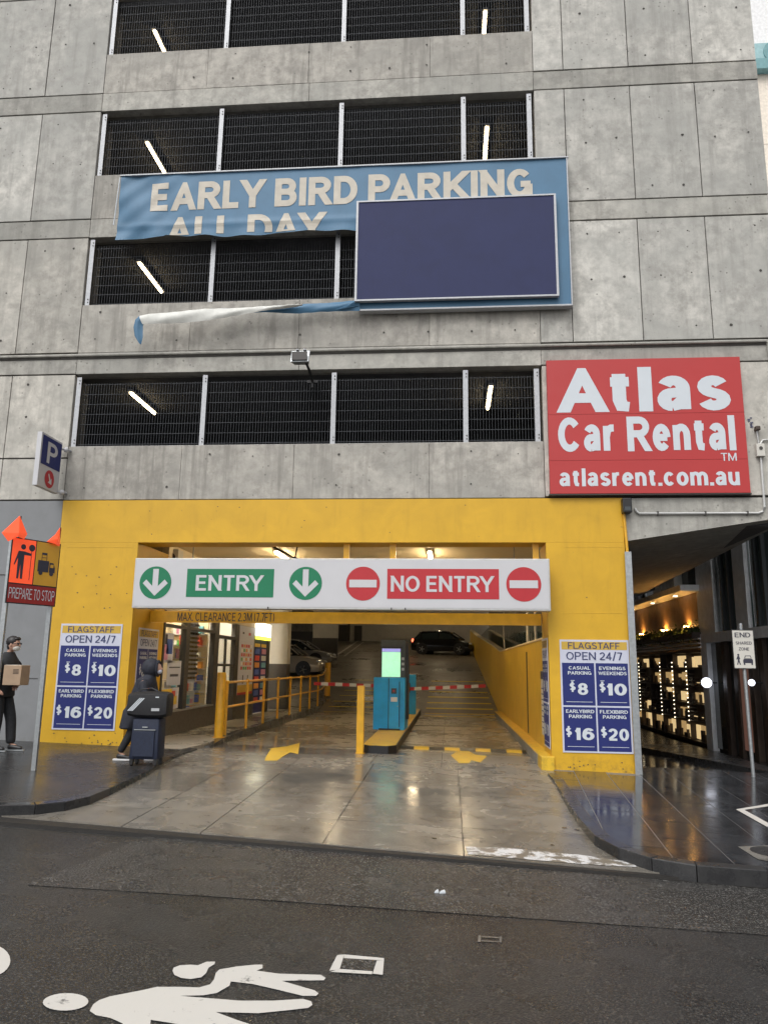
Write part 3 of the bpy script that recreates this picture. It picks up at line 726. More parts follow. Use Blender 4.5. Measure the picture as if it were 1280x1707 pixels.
# ---- screens in the openings
posts = [-7.08, -4.60, -2.13, .31, 1.60]
for k, (b, t) in enumerate(OPEN):
    for x in posts:
        mb = MB().box(x-.045, Y0+.035, b, x+.045, Y0+.042, t-.03).box(x-.045, Y0+.042, b, x-.038, Y0+.10, t-.03)
        part(mb, 'screen_post', 'galvl')
        mb = MB()
        for z in (b+.07, b+.13, t-.16, t-.1):
            mb.lathe([(.012, 0), (.012, -.012)], (x+.015, Y0+.035, z), 6, 'y')
        part(mb, 'post_bolts', 'dark', kind='stuff')
    for i in range(4):
        x0, x1 = posts[i]+.05, posts[i+1]-.05; mb = MB(); yy = Y0+.11
        n = int((x1-x0)/.052)
        for j in range(n+1):
            x = x0+(x1-x0)*j/n
            mb.box(x-.0026, yy-.003, b+.03, x+.0026, yy+.003, t-.13)
        z = b+.06
        while z < t-.1:
            mb.box(x0, yy-.012, z-.0018, x1, yy-.008, z+.0018); mb.box(x0, yy+.004, z-.0018, x1, yy+.008, z+.0018); z += .2
        part(mb, 'mesh_screen', 'wire')
    part(MB().box(XL+.02, Y0+.03, b-.018, XE-.02, Y0+.2, b+.004), 'sill_flashing', 'galvl')

# ceiling lamps on the decks
def lamp(x, y0, y1, z, mat, label, group):
    t = thing('tube_lamp', label, 'lamp', (x, (y0+y1)/2, z), group)
    MB().box(x-.05, y0, z+.02, x+.05, y1, z+.075).build('housing', 'white', t)
    MB().tube([(x, y0+.03, z), (x, y1-.03, z)], .03, 8).build('tube', mat, t)
    return t
names = ['first', 'second', 'third', 'top visible']
for k, z in enumerate((5.36, 8.24, 11.1, 13.96)):
    lamp(-6.42-.05*k, 14.25, 15.6, z, 'tube', 'lit tube lamp at the left end of the %s row of mesh openings' % names[k], 'tube lamps under the deck ceilings')
    lamp(.82, 14.25, 15.6, z, 'tube', 'lit tube lamp at the right end of the %s row of mesh openings' % names[k], 'tube lamps under the deck ceilings')

# ---- pipe along the wall
t = MB().tube([(-14, Y0-.03, 5.80), (5.66, Y0-.03, 5.80), (5.70, Y0-.03, 5.76), (5.70, Y0-.03, 3.0)], .028, 8)
tag(t.build('wall_conduit', 'conc_band', None, True), 'long grey horizontal pipe along the concrete wall above the first openings', 'pipe')
MB().box(-14, Y0-.012, 5.735, 5.66, Y0-.0035, 5.757).build('pipe_shadow_line', 'joint', bpy.data.objects['wall_conduit'])  # dark strip standing in for the shadow line under the pipe

# ---- interior of the entrance hall
hall = thing('entrance_hall', 'dim lit parking hall behind the yellow entrance with ramp ceiling and walls', 'parking hall', (0, 20, -1.6))
def hp(mb, nm, mat, **k): return mb.build(nm, mat, hall, **k)
hp(MB().box(-14.5, 13.96, 2.38, 3.2, 27.5, 2.49), 'ceiling', 'cream')
zc = lambda y: 2.5+.105*(y-27.5)+.3
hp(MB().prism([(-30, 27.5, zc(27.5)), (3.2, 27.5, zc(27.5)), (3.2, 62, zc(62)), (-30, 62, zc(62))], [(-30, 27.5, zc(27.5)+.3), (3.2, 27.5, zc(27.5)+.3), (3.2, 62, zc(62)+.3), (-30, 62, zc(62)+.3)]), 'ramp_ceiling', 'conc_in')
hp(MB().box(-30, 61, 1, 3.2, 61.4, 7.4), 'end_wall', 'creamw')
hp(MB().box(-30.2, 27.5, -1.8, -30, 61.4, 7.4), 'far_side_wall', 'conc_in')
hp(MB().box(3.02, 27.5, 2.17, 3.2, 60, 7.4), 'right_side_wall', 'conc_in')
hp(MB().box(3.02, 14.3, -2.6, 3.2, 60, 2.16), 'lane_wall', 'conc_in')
hp(MB().box(-14.5, 24.2, -1.7, -6.9, 24.4, 2.38), 'shop_back_wall', 'creamw')
# beams across the hall ceiling
for y in (17.2, 20.6, 24.2):
    hp(MB().box(-5.6, y, 2.08, 3.0, y+.35, 2.379), 'ceiling_beam', 'cream')
# parapet wall along the right of the drive and up the ramp
pts = [(1.72, 14.3, .52), (1.72, 26.7, .52), (1.68, 33, .97), (1.58, 45, 1.75), (1.52, 58, 2.7)]
mb = MB()
for i in range(len(pts)-1):
    a, b = pts[i], pts[i+1]
    mb.prism([(a[0], a[1], a[2]), (b[0], b[1], b[2]), (b[0]+.2, b[1], b[2]), (a[0]+.2, a[1], a[2])], [(a[0], a[1], zdr(0, a[1])-.3), (b[0], b[1], zdr(0, b[1])-.3), (b[0]+.2, b[1], zdr(0, b[1])-.3), (a[0]+.2, a[1], zdr(0, a[1])-.3)])
pw = mb.build('parapet_wall', 'yellow_in'); tag(pw, 'scuffed yellow parapet wall running up the right side of the ramp', 'wall')
MB().box(1.712, 17.55, -1.4, 1.7195, 17.75, .35).build('expansion_joint', 'brown', pw)
mb = MB()
for i in range(len(pts)-1):
    a, b = pts[i], pts[i+1]
    mb.prism([(a[0]-.02, a[1]+.003, a[2]+.035), (b[0]-.02, b[1]-.003, b[2]+.035), (b[0]+.22, b[1]-.003, b[2]+.035), (a[0]+.22, a[1]+.003, a[2]+.035)], [(a[0]-.02, a[1]+.003, a[2]+.002), (b[0]-.02, b[1]-.003, b[2]+.002), (b[0]+.22, b[1]-.003, b[2]+.002), (a[0]+.22, a[1]+.003, a[2]+.002)])
mb.build('coping', 'cream', pw)
# raised yellow kerb under it
mb = MB(); mb.prism([(1.50, 13.36, -1.43), (1.50, 26.6, -1.43), (1.718, 26.6, -1.43), (1.718, 13.36, -1.43)], [(1.50, 13.36, -1.8), (1.50, 26.6, -1.8), (1.718, 26.6, -1.8), (1.718, 13.36, -1.8)])
kk = mb.build('raised_kerb', 'yellow_in', None, bevel=.01); tag(kk, 'long kerb with yellow top at the foot of the ramp parapet', 'kerb')
MB().box(1.492, 13.9, -1.66, 1.4985, 26.5, -1.455).build('kerb_side', 'conc_in', kk)
# poles above the parapet and dark panels behind it
for y, r_ in ((26.6, .03), (18.6, .035), (16.9, .03)):
    hp(MB().tube([(1.85, y, .55), (1.85, y, 2.38)], r_, 8), 'pole', 'creamw')
hp(MB().box(2.3, 14.6, -.2, 2.36, 58, 2.3), 'dark_panel', 'glassg')
# far wall details
for px0, px1, y0p, y1p, mt in ((577, 583, 1038, 1072, 'dark'), (591, 603, 1043, 1073, 'dark')):
    a = FY(px0, y0p, 60.9); b = FY(px1, y1p, 60.9)
    hp(MB().box(a.x, 60.85, b.z, b.x, 60.98, a.z), 'doorway', mt)
for i in range(6):
    a = FY(640, 1036+i*5, 59); b = FY(702, 1036+i*5, 59)
    hp(MB().box(a.x, 59, a.z-.07, b.x, 59.1, a.z+.07), 'barrier_rail', 'creamw')
# left side of the hall: painted dark below, pale above
a = FY(449, 1040, 25.4); b = FY(481, 1040, 25.4)
hp(MB().box(a.x, 25.4, .02, b.x, 25.9, 2.38), 'column', 'creamw'); hp(MB().box(a.x-.003, 25.397, -1.6, b.x+.003, 25.903, .02), 'column_base', 'dark')
hp(MB().tube([(a.x-.05, 24.5, -1.4), (a.x-.05, 24.5, 2.38)], .05, 8), 'downpipe', 'white')
for px0, px1, yy, top, mid in ((481, 521, 52, 0, 1), (522, 563, 46, 0, 1), (563, 579, 60.7, 0, 0)):
    a = FY(px0, 1050, yy); b = FY(px1, 1050, yy); zf = zdr(0, yy); 
    hp(MB().box(a.x, yy, zf+1.25, b.x, yy+.3, zf+4), 'bay_wall', 'creamw' if px0 != 481 else 'conc_in')
    hp(MB().box(a.x, yy+.002, zf, b.x, yy+.298, zf+1.248), 'bay_wall_base', 'dark')
# lamps in the hall, some added only to brighten ramp, far wall and parapet
k = 0
for (x, y) in ((-3.6, 15.6), (-.4, 15.6), (-3.2, 22.2), (.6, 22.2), (-1.2, 29.5), (.7, 18.0)):
    lamp(x, y, y+1.3, 2.30, 'tubein', ['lit tube lamp on the hall ceiling above the left half of the entry sign', 'lit tube lamp above the right half of the sign over the drive', 'lit tube lamp deep in the hall above the left lane', 'lit tube lamp deep in the hall above the right lane', 'lit tube lamp over the striped foot of the ramp', 'added tube lamp out of view behind the sign, brightening the yellow parapet'][k], 'tube lamps in the entrance hall'); k += 1  # the last one is an extra lamp, hidden by the sign, to brighten the parapet
lamp(-2.2, 36, 37.4, zc(36)-.15, 'tubein', 'lit tube lamp halfway up the inner ramp', 'tube lamps in the entrance hall')
lamp(-2.6, 48, 49.4, zc(48)-.15, 'tubein', 'lit tube lamp above the black hatchback', 'tube lamps in the entrance hall')
lamp(-9.0, 42, 43.4, zc(42)-.15, 'tubein', 'lit tube lamp above the parked white car', 'tube lamps in the entrance hall')
lamp(-5.8, 53, 54.4, zc(53)-.15, 'tubein', 'added tube lamp brightening the far wall of the hall near its doors', 'tube lamps in the entrance hall')  # this and the next two are extra lamps to brighten end wall and hatchback
lamp(.4, 46, 47.4, zc(46)-.15, 'tubein', 'added tube lamp above the ramp parapet, brightening the black hatchback', 'tube lamps in the entrance hall')
lamp(-.8, 56, 57.4, zc(56)-.15, 'tubein', 'added tube lamp brightening the back of the hall beyond the black hatchback', 'tube lamps in the entrance hall')
# air conditioner
t = thing('air_conditioner', 'pale wall air conditioner unit tucked above the left end of the entry sign', 'air conditioner', (-5.3, 15.2, 1.9))
a = FY(254, 923, 15.2); b = FY(299, 905, 15.2)
MB().box(a.x, 15.2, 1.95, b.x, 15.5, 2.3).build('casing', 'creamw', t, bevel=.01)
MB().lathe([(.1, 0), (.1, -.01)], (a.x+.40, 15.197, 2.125), 16, 'y').build('fan_grille', 'dark', t)
MB().box(a.x+.06, 15.19, 2.03, a.x+.24, 15.198, 2.24).build('louvre', 'blk', t)
t = MB(); t.tube([(-3.6, 15, 2.36), (-3.1, 14.9, 2.1), (-2.6, 14.9, 1.9)], .018, 6).tube([(-3.0, 14.9, 2.36), (-3.05, 14.9, 2.05)], .014, 6)
tag(t.build('ceiling_pipe', 'brown'), 'thin brown pipework sloping under the ceiling above the entry sign', 'pipe')
mb = MB()
for yy in (21.0, 25.5): mb.tube([(-5.2, yy, 2.0), (2.6, yy, 2.0)], .03, 6)
tag(mb.build('sprinkler_pipe', 'red'), 'thin red sprinkler pipes running across under the hall ceiling', 'pipe')
# clearance bar
cb = thing('clearance_bar', 'yellow beam lettered MAX. CLEARANCE hung below the entry sign', 'height bar', (-2, 14.2, .8))
MB().box(-5.64, 14.2, .755, 1.66, 14.3, .965).build('beam', 'ymetal', cb)
fc = Face((0, 14.197, 0), (1, 0, 0))
mb = MB(); a = FY(296, 1035, 14.2); b = FY(458, 1022, 14.2); fc.text(mb, 'MAX. CLEARANCE 2.3M (7.7FT)', a.x, a.z, b.x, b.z, 0, .015); mb.build('lettering', 'ink', cb)
for x in (-4.9, 1.2):
    MB().tube([(x, 14.25, .965), (x, 14.25, 2.38)], .012, 6).build('hanger_rod', 'galv', cb)

# ================================================================= ENTRY SIGN
es = thing('entry_sign', 'long white lightbox sign reading ENTRY with green arrows and NO ENTRY in red', 'sign', (-1.9, 13.1, .93))
MB().box(-5.50, 12.98, .93, 1.68, 13.25, 1.805).build('case', 'alu', es, bevel=.01)
YS = 12.975
MB().box(-5.47, YS, .965, 1.65, 12.979, 1.775).build('face_sheet', 'white', es)
for x in (-3.1, -.75, -5.47+7.12*.63):
    MB().box(x, YS-.012, .925, x+.02, 12.979, .966).build('trim_clip', 'dark', es)
fc = Face((0, YS, 0), (1, 0, 0))
def uv(px, py, y=YS): p = FY(px, py, y); return p.x, p.z
def rectpx(px0, py0, px1, py1, y=YS):
    a = uv(px0, py1, y); b = uv(px1, py0, y); return a[0], a[1], b[0], b[1]
zc_ = lambda px: uv(px, 972)[1]
gr = MB(); rd = MB(); wh = MB()
zmid = 1.372
for px in (259.5, 509.5):
    gr = MB(); wh = MB(); x = uv(px, 972)[0]; fc.disc(gr, x, zmid, .285, .004)
    for s in (-1, 1):
        pts2 = [(x-.045*s*-1 if False else x, zmid)]
    wh2 = [(x-.05, zmid+.24), (x-.05, zmid-.06), (x-.165, zmid+.055), (x-.225, zmid-.01), (x, zmid-.23), (x+.225, zmid-.01), (x+.165, zmid+.055), (x+.05, zmid-.06), (x+.05, zmid+.24)]
    fc.poly(wh, wh2, .008); gr.build('green_disc', 'green', es); wh.build('arrow', 'white', es)
gr = MB(); wh = MB()
u0, v0, u1, v1 = rectpx(310, 949, 457.5, 997); fc.box(gr, u0, zmid-.245, u1, zmid+.245, .001, .004)
u0, v0, u1, v1 = rectpx(326, 961, 441, 987); fc.text(wh, 'ENTRY', u0, zmid-.135, u1, zmid+.135, .008, .035); gr.build('green_panel', 'green', es); wh.build('lettering', 'white', es)
for px in (605, 872.5):
    x = uv(px, 972)[0]; rd = MB(); wh = MB(); fc.disc(rd, x, zmid, .29, .004); fc.box(wh, x-.235, zmid-.065, x+.235, zmid+.065, .006, .008); rd.build('red_disc', 'red', es); wh.build('bar', 'white', es)
rd = MB(); wh = MB()
u0, v0, u1, v1 = rectpx(645, 947, 831, 996); fc.box(rd, u0, zmid-.255, u1, zmid+.255, .001, .004)
u0, v0, u1, v1 = rectpx(650, 958, 824, 984); fc.text(wh, 'NO ENTRY', u0, zmid-.135, u1, zmid+.135, .008, .035)
rd.build('red_panel', 'red', es); wh.build('lettering', 'white', es)

# ================================================================= BILLBOARD
at = thing('billboard', 'large red billboard reading Atlas Car Rental above the lane corner', 'billboard', (3.4, 13.3, 3.0))
for i, (z0, z1) in enumerate(((3.0, 3.595), (3.6, 4.445), (4.45, 5.48))):
    MB().box(1.77, 13.30, z0, 5.155, 13.385, z1).build('board_sheet', 'atlas', at)
MB().box(1.75, 13.31, 2.975, 5.175, 13.39, 2.998).build('bottom_rail', 'dark', at)
fc = Face((0, 13.297, 0), (1, 0, 0)); mb = ('whitel', at)
ya = 13.297
def tx(mb, s, l, r, t, b, bold, y=ya, face=None, keep=None):
    a = FY(l[0], l[1], y); c = FY(r[0], r[1], y); z0 = FY(b[0], b[1], y).z; z1 = FY(t[0], t[1], y).z
    m1 = MB(); (face or fc).text(m1, s, a.x, z0, c.x, z1, .0, bold, keep)
    m1.build('lettering', mb[0], mb[1])
tx(mb, 'Atlas', (927, 685), (1217, 660), (1060, 612), (1060, 686), .068)
tx(mb, 'Car Rental', (930, 735), (1226, 735), (1080, 694), (1080, 752), .062)
tx(mb, 'TM', (1201, 761), (1227, 761), (1214, 755), (1214, 768), .01)
tx(mb, 'atlasrent.com.au', (932, 797), (1232, 795), (1080, 780), (1080, 810), .05)

# ================================================================= BANNER
bn = thing('torn_banner', 'faded blue banner reading EARLY BIRD PARKING, torn and drooping over the openings', 'banner', (-2, 13.3, 6.5))
YB = 13.22
def cloth(x0, x1, ztop, zbot, nx, nz, wr, name='cloth', mat='banner', yb=YB):
    mb = MB(); vsx = []
    for j in range(nz+1):
        for i in range(nx+1):
            x = x0+(x1-x0)*i/nx; f = j/nz; zt, zl = ztop(x), zbot(x); z = zl+(zt-zl)*f
            vsx.append((x, yb+wr(x, z), z))
    fs = [(j*(nx+1)+i, j*(nx+1)+i+1, (j+1)*(nx+1)+i+1, (j+1)*(nx+1)+i) for j in range(nz) for i in range(nx)]
    return mb.add(vsx, fs).build(name, mat, bn, True)
def wr1(x, z):
    k = max(0, (-4.6-x)/1.9)
    e = max(0, 1-(z-8.15)/.25)
    return .018*k*math.sin(5*(x+z*.9)+2)+.012*k*math.sin(11*(x-z*1.2)) - .03*math.exp(-((z-8.42)/.06)**2)*.6 + .02*e*math.sin(7*x) + .008*math.sin(3.1*x)*e
zbot1 = lambda x: 8.17+.03*math.sin(2.2*x+1)+.012*math.sin(9*x)-(.02 if x < -5.5 else 0)
cloth(-6.5, -1.7, lambda x: 9.53, zbot1, 120, 30, wr1)
cloth(-1.7, 2.24, lambda x: 9.53, lambda x: 6.53, 30, 24, lambda x, z: .006*math.sin(3*x+z))
mb = ('bletter', bn); fc = Face((0, YB-.03, 0), (1, 0, 0))
tx(mb, 'EARLY BIRD PARKING', (250, 347), (888, 327), (570, 292), (570, 339), .066, YB-.03)
a = FY(283, 390, YB); b = FY(546, 358, YB)
zt = FY(415, 358, YB).z; zb_ = 8.205; full = .60; keep = 1-(zt-zb_)/full
mb = MB(); fc.text(mb, 'ALL DAY', a.x, zt-full, b.x, zt, .0, .066, keep)
mb.build('lettering', 'bletter', bn)
for q in (MB().box(-6.52, YB-.035, 9.53, 2.28, YB+.14, 9.552), MB().box(2.24, YB-.03, 6.5, 2.26, YB+.14, 9.53), MB().box(-1.66, YB-.02, 6.50, 2.24, YB+.14, 6.53)):
    q.build('frame_rail', 'galvl', bn)
MB().tube([(-6.52, YB-.02, 9.5), (-6.56, YB-.03, 8.45)], .012, 6).build('edge_rope', 'whitel', bn)
for ob in list(bn.children):
    if ob.name.startswith('lettering'):
        bm = bmesh.new(); bm.from_mesh(ob.data)
        xs_ = [v.co.x for v in bm.verts]; zs_ = [v.co.z for v in bm.verts]
        for ax, lo_, hi_ in ((0, min(xs_), max(xs_)), (2, min(zs_), max(zs_))):
            q = lo_+.07
            while q < hi_:
                c3 = [0, 0, 0]; c3[ax] = q; n3 = [0, 0, 0]; n3[ax] = 1
                bmesh.ops.bisect_plane(bm, geom=list(bm.verts)+list(bm.edges)+list(bm.faces), plane_co=c3, plane_no=n3); q += .07
        for v in bm.verts:
            dn_ = (YB-.03)-v.co.y; v.co.y = YB+(wr1(v.co.x, v.co.z) if v.co.x < -1.7 else .006*math.sin(3*v.co.x+v.co.z))-.007-dn_
        bm.to_mesh(ob.data); bm.free()
# navy panel
MB().box(-1.70, YB-.10, 6.68, 1.97, YB-.03, 8.69).build('navy_panel', 'navyp', bn)
for q in (MB().box(-1.74, YB-.115, 6.65, -1.70, YB-.03, 8.72), MB().box(1.97, YB-.115, 6.65, 2.01, YB-.03, 8.72), MB().box(-1.70, YB-.115, 8.69, 1.97, YB-.03, 8.72), MB().box(-1.70, YB-.115, 6.65, 1.97, YB-.03, 6.68)):
    q.build('panel_trim', 'galvl', bn)
# torn twisted tail
def strip(pts_t, pts_b, name, mat, yo):
    def dens(P_):
        o = []
        for i in range(len(P_)-1):
            for q in range(7): o.append(tuple(Vector(P_[i]).lerp(Vector(P_[i+1]), q/7)))
        return o+[P_[-1]]
    pts_t, pts_b = dens(pts_t), dens(pts_b)
    n = len(pts_t); m = 8; mb = MB(); v = []
    for i in range(n):
        a = Vector(pts_t[i]); b = Vector(pts_b[i])
        for j in range(m+1):
            f = j/m; p = a.lerp(b, f); p.y -= math.sin(f*math.pi)*.03*yo+.014*math.sin(p.x*4.3+f*4)*math.sin(p.x*1.9+f*2)+.004*math.sin(p.x*19+f*3); p.z += .008*math.sin(p.x*3.7+f*3)+.003*math.sin(p.x*23)
            v.append(tuple(p))
    f = [(i*(m+1)+j, i*(m+1)+j+1, (i+1)*(m+1)+j+1, (i+1)*(m+1)+j) for i in range(n-1) for j in range(m)]
    return mb.add(v, f).build(name, mat, bn, True)
def C3(l, y): return [tuple(FY(a, b, yy)) for (a, b), yy in zip(l, y if isinstance(y, list) else [y]*len(l))]
ys = [13.2, 13.2, 13.2, 13.2, 13.18, 13.15, 13.12]
strip(C3([(600, 500), (570, 502), (540, 505), (500, 508), (450, 510), (400, 512), (350, 515)], ys), C3([(600, 518), (570, 519), (540, 520), (500, 522), (450, 521), (400, 523), (345, 528)], ys), 'torn_strip', 'banner', 1.2)
ys = [13.1, 13.08, 13.06, 13.05, 13.04, 13.04, 13.06]
strip(C3([(505, 508), (450, 510), (400, 512), (350, 515), (290, 520), (250, 523), (233, 526)], ys), C3([(505, 509), (450, 517), (400, 526), (350, 533), (290, 539), (250, 541), (238, 541)], ys), 'torn_strip', 'bannerback', 1.0)
strip(C3([(233, 526), (226, 533), (223, 545), (225, 560), (232, 571)], 13.05), C3([(240, 541), (239, 545), (239, 553), (239, 563), (236, 575)], 13.08), 'torn_end', 'banner', .7)
# creases near the panel
mb = MB()
for k in range(4):
    a = FY(560+k*6, 516-k*2, 13.17); b = FY(598, 505-k*3+4, 13.17); mb.tube([a, (a+b)/2+Vector((0, -.02, -.01)), b], .008, 5)
mb.build('fold', 'banner', bn, True)

# ================================================================= PRICE POSTERS
def poster(O, U, label, w=1.14, h=1.84, N=None, faded=False, group='price posters by the entrance'):
    t = thing('price_poster', label, 'poster', O, group)
    fc = Face(O, U); 
    def B(mat, nm, rects, n0, n1):
        mb = MB()
        for (a, b, c, d) in rects: fc.box(mb, a*w, (1-d)*h, c*w, (1-b)*h, n0, n1)
        mb.build(nm, mat, t)
    B('pwhite', 'backing_sheet', [(0, 0, 1, 1)], .002, .012)
    B('pyel', 'yellow_header', [(.025, .018, .975, .09)], .012, .014)
    B('navy', 'blue_square', [(.025, .21, .49, .588)], .012, .014); B('navy', 'blue_square', [(.512, .21, .975, .588)], .012, .014)
    B('navy', 'blue_square', [(.025, .603, .49, .985)], .012, .014); B('navy', 'blue_square', [(.512, .603, .975, .985)], .012, .014)
    mb = MB()
    def T(m, s, a, b, c, d, bold):
        m1 = MB(); fc.text(m1, s, a*w, (1-d)*h, c*w, (1-b)*h, .017, bold); m1.build('lettering', 'navyink' if m == 0 else 'whitel', t)
    T(0, 'FLAGSTAFF', .12, .024, .87, .082, .012); T(0, 'OPEN 24/7', .09, .112, .90, .182, .014)
    mb = MB()
    for s1, s2, a, b, c0, d0, y in (('CASUAL', 'PARKING', .12, .43, .105, .445, .24), ('EVENINGS', 'WEEKENDS', .56, .94, .545, .955, .24), ('EARLYBIRD', 'PARKING', .06, .465, .10, .43, .625), ('FLEXIBIRD', 'PARKING', .545, .945, .585, .92, .625)):
        T(mb, s1, a, y, b, y+.030, .045); T(mb, s2, c0, y+.045, d0, y+.075, .045)
    for s, a, b, y in (('8', .24, .39, .39), ('10', .655, .945, .39), ('16', .175, .455, .785), ('20', .655, .945, .785)): T(mb, s, a, y, b, y+.105, .05)
    for a, y in ((.125, .385), (.555, .385), (.05, .78), (.55, .78)): T(mb, '$', a, y, a+.085, y+.075, .04)
    for a, y in ((.07, .555), (.56, .555), (.07, .945), (.56, .945)):
        fc.box(mb, a*w, (1-y-.004)*h, (a+.38)*w, (1-y)*h, .012, .015)
    for a, y in ((.14, .365), (.57, .365)): fc.box(mb, a*w, (1-y-.005)*h, (a+.06)*w, (1-y)*h, .012, .015)
    mb.build('small_print', 'whitel', t, kind='stuff')
    return t
poster(Vector((-6.95, Y0, -1.17)), (1, 0, 0), 'blue and white FLAGSTAFF price poster on the front of the left yellow pillar')
poster(Vector((1.86, Y0, -1.36)), (1, 0, 0), 'blue and white FLAGSTAFF price poster on the front of the right yellow pillar')
poster(Vector((-5.648, 13.72, -1.17)), (0, 1, 0), 'FLAGSTAFF price poster on the inner side of the left pillar behind the hooded person', .98, 1.8)
poster(Vector((1.676, 14.25, -1.33)), (0, -1, 0), 'FLAGSTAFF price poster on the inner side of the right pillar seen edge on', .75, 1.84)
fc = Face((1.716, 14.95, -1.2), (0, -1, 0)); mb = MB(); fc.box(mb, 0, 0, .5, 1.15, .002, .01)
nb = mb.build('notice_board', 'creamw'); tag(nb, 'narrow pale notice on the ramp parapet just behind the right pillar poster', 'notice')
mb = MB(); fc.box(mb, 0, 1.0, .5, 1.14, .011, .014); mb.build('header', 'ink', nb)
mb = MB()
for i in range(8): fc.box(mb, .06, .12+i*.1, .44-rnd.random()*.1, .14+i*.1, .011, .013)
mb.build('printed_lines', 'navyink', nb)

# ================================================================= CORNER GUARD, PIPES, BOXES
t = MB().box(3.0, 13.33, -1.75, 3.11, 13.345, 1.98).box(3.095, 13.345, -1.75, 3.11, 13.5, 1.98)
tag(t.build('corner_guard', 'galv'), 'tall galvanised steel angle protecting the right corner of the yellow pillar', 'corner guard')
t = thing('junction_box', 'black box at the top right corner of the yellow portal with yellow downpipe', 'box', (3.1, 13.3, 2.6))
a = FY(1036, 856, 13.33); b = FY(1050, 832, 13.33)
MB().box(a.x, 13.22, a.z, b.x, 13.38, b.z).build('casing', 'blk', t, bevel=.012); MB().box(a.x+.03, 13.21, a.z+.03, b.x-.03, 13.219, a.z+.1).build('cover_plate', 'gun', t)
MB().tube([(3.03, 13.37, a.z), (3.05, 13.36, 1.98)], .025, 8).build('downpipe', 'ymetal', t)
t = thing('white_conduit', 'white electrical conduit with small switch box right of the red billboard', 'conduit', (5.3, 13.37, 2.6))
zz = 2.655
MB().tube([(3.22, 13.37, 2.75), (3.24, 13.37, 2.70), (3.29, 13.37, zz), (5.28, 13.37, zz), (5.36, 13.37, zz+.03), (5.39, 13.37, zz+.1), (5.40, 13.37, 3.75)], .02, 8).build('pipe', 'alu', t, True)
a = FY(1259, 762, 13.37); b = FY(1271, 741, 13.37)
MB().box(a.x, 13.3, a.z, b.x, 13.38, b.z).build('switch_box', 'creamw', t, bevel=.008)
MB().lathe([(.03, 0), (.03, -.01)], ((a.x+b.x)/2, 13.299, (a.z+b.z)/2+.03), 12, 'y').build('switch_dial', 'dark', t)
c1 = FY(1261, 718, 13.35); MB().tube([(c1.x, 13.36, c1.z), (c1.x+.02, 13.37, a.z+.2)], .014, 6).build('riser', 'alu', t)
MB().box(c1.x-.04, 13.28, c1.z, c1.x+.04, 13.38, c1.z+.07).build('sensor', 'brown', t, bevel=.01)
c2 = FY(1290, 734, 13.37); MB().tube([(b.x-.05, 13.37, b.z), (b.x, 13.37, b.z+.08), (c2.x, 13.37, b.z+.09), (5.9, 13.37, b.z+.09)], .014, 6).build('side_pipe', 'alu', t, True)
for x in (3.6, 4.4, 5.1): MB().box(x-.012, 13.345, zz-.035, x+.012, 13.4, zz+.035).build('clip', 'dark', t)
mb = MB()
for i in range(7):
    p = FY(1249+rnd.uniform(-3, 4), 697+i*2.5, 13.4); mb.box(p.x-.03, 13.385, p.z-.008, p.x+rnd.uniform(0, .035), 13.389, p.z+.008)
tag(mb.build('sticker', 'navyink'), 'small torn dark sticker on concrete right of the red billboard', 'sticker')

# floodlight
t = thing('floodlight', 'grey square floodlight on a black bent arm above the middle mesh opening', 'floodlight', (-2.6, 13.3, 5.0))
p0 = FY(521, 636, 13.35); p1 = FY(511, 606, 12.75)
MB().tube([p0, (p0+p1)/2+Vector((.0, -.05, .04)), p1], .025, 8).build('arm', 'blk', t, True)
MB().box(p0.x-.1, 13.33, p0.z-.03, p0.x+.1, 13.39, p0.z+.02).build('bracket', 'blk', t); MB().box(p0.x-.02, 13.34, p0.z-.12, p0.x+.02, 13.39, p0.z+.05).build('bracket', 'blk', t)
a = FY(485, 606, 12.7); b = FY(517, 584, 12.7)
mb = MB(); mb.prism([(a.x, 12.62, a.z), (b.x, 12.62, a.z), (b.x+.0, 12.70, b.z), (a.x, 12.70, b.z)], [(a.x+.04, 12.85, a.z+.03), (b.x-.04, 12.85, a.z+.03), (b.x-.04, 12.9, b.z-.02), (a.x+.04, 12.9, b.z-.02)])
mb.build('lamp_housing', 'galv', t, bevel=.01); MB().box(a.x+.03, 12.60, a.z+.03, b.x-.03, 12.618, b.z-.06).build('lens', 'dark', t)
for s in (.09, .22): MB().box(a.x+s, 12.66, b.z, a.x+s+.05, 12.72, b.z+.015).build('clip', 'white', t)

# P sign projecting from wall
t = thing('parking_sign', 'small projecting white sign with blue P and red arrow on the left wall', 'sign', (-7.1, 13, 3))
n1 = FX(71, 722, -7.2); n2 = FX(62, 811, -7.2); f1 = FX(104, 735, -7.2); f2 = FX(99, 822, -7.2)
yn = (n1.y+n2.y)/2; yf = (f1.y+f2.y)/2; zt = (n1.z+f1.z)/2; zb2 = (n2.z+f2.z)/2
MB().box(-7.29, yn, zb2, -7.20, yf, zt).build('panel', 'white', t, bevel=.006)
fc = Face((-7.198, yn, zb2), (0, 1, 0)); W_, H_ = yf-yn, zt-zb2
mb = MB(); fc.box(mb, .04, H_*.42, W_-.03, H_*.96, .001, .003); mb.build('blue_square', 'navy', t)
mb = MB(); fc.text(mb, 'P', W_*.3, H_*.48, W_*.78, H_*.88, .006, .04); mb.build('letter', 'white', t)
mb = MB(); fc.disc(mb, W_*.52, H_*.2, W_*.22, .003); mb.build('red_disc', 'red', t)
mb = MB(); cx, cz = W_*.52, H_*.2; fc.poly(mb, [(cx-.06, cz+.08), (cx-.03, cz+.1), (cx+.04, cz-.01), (cx+.07, cz+.03), (cx+.08, cz-.09), (cx-.05, cz-.07), (cx, cz-.03)], .006); mb.build('arrow', 'white', t)
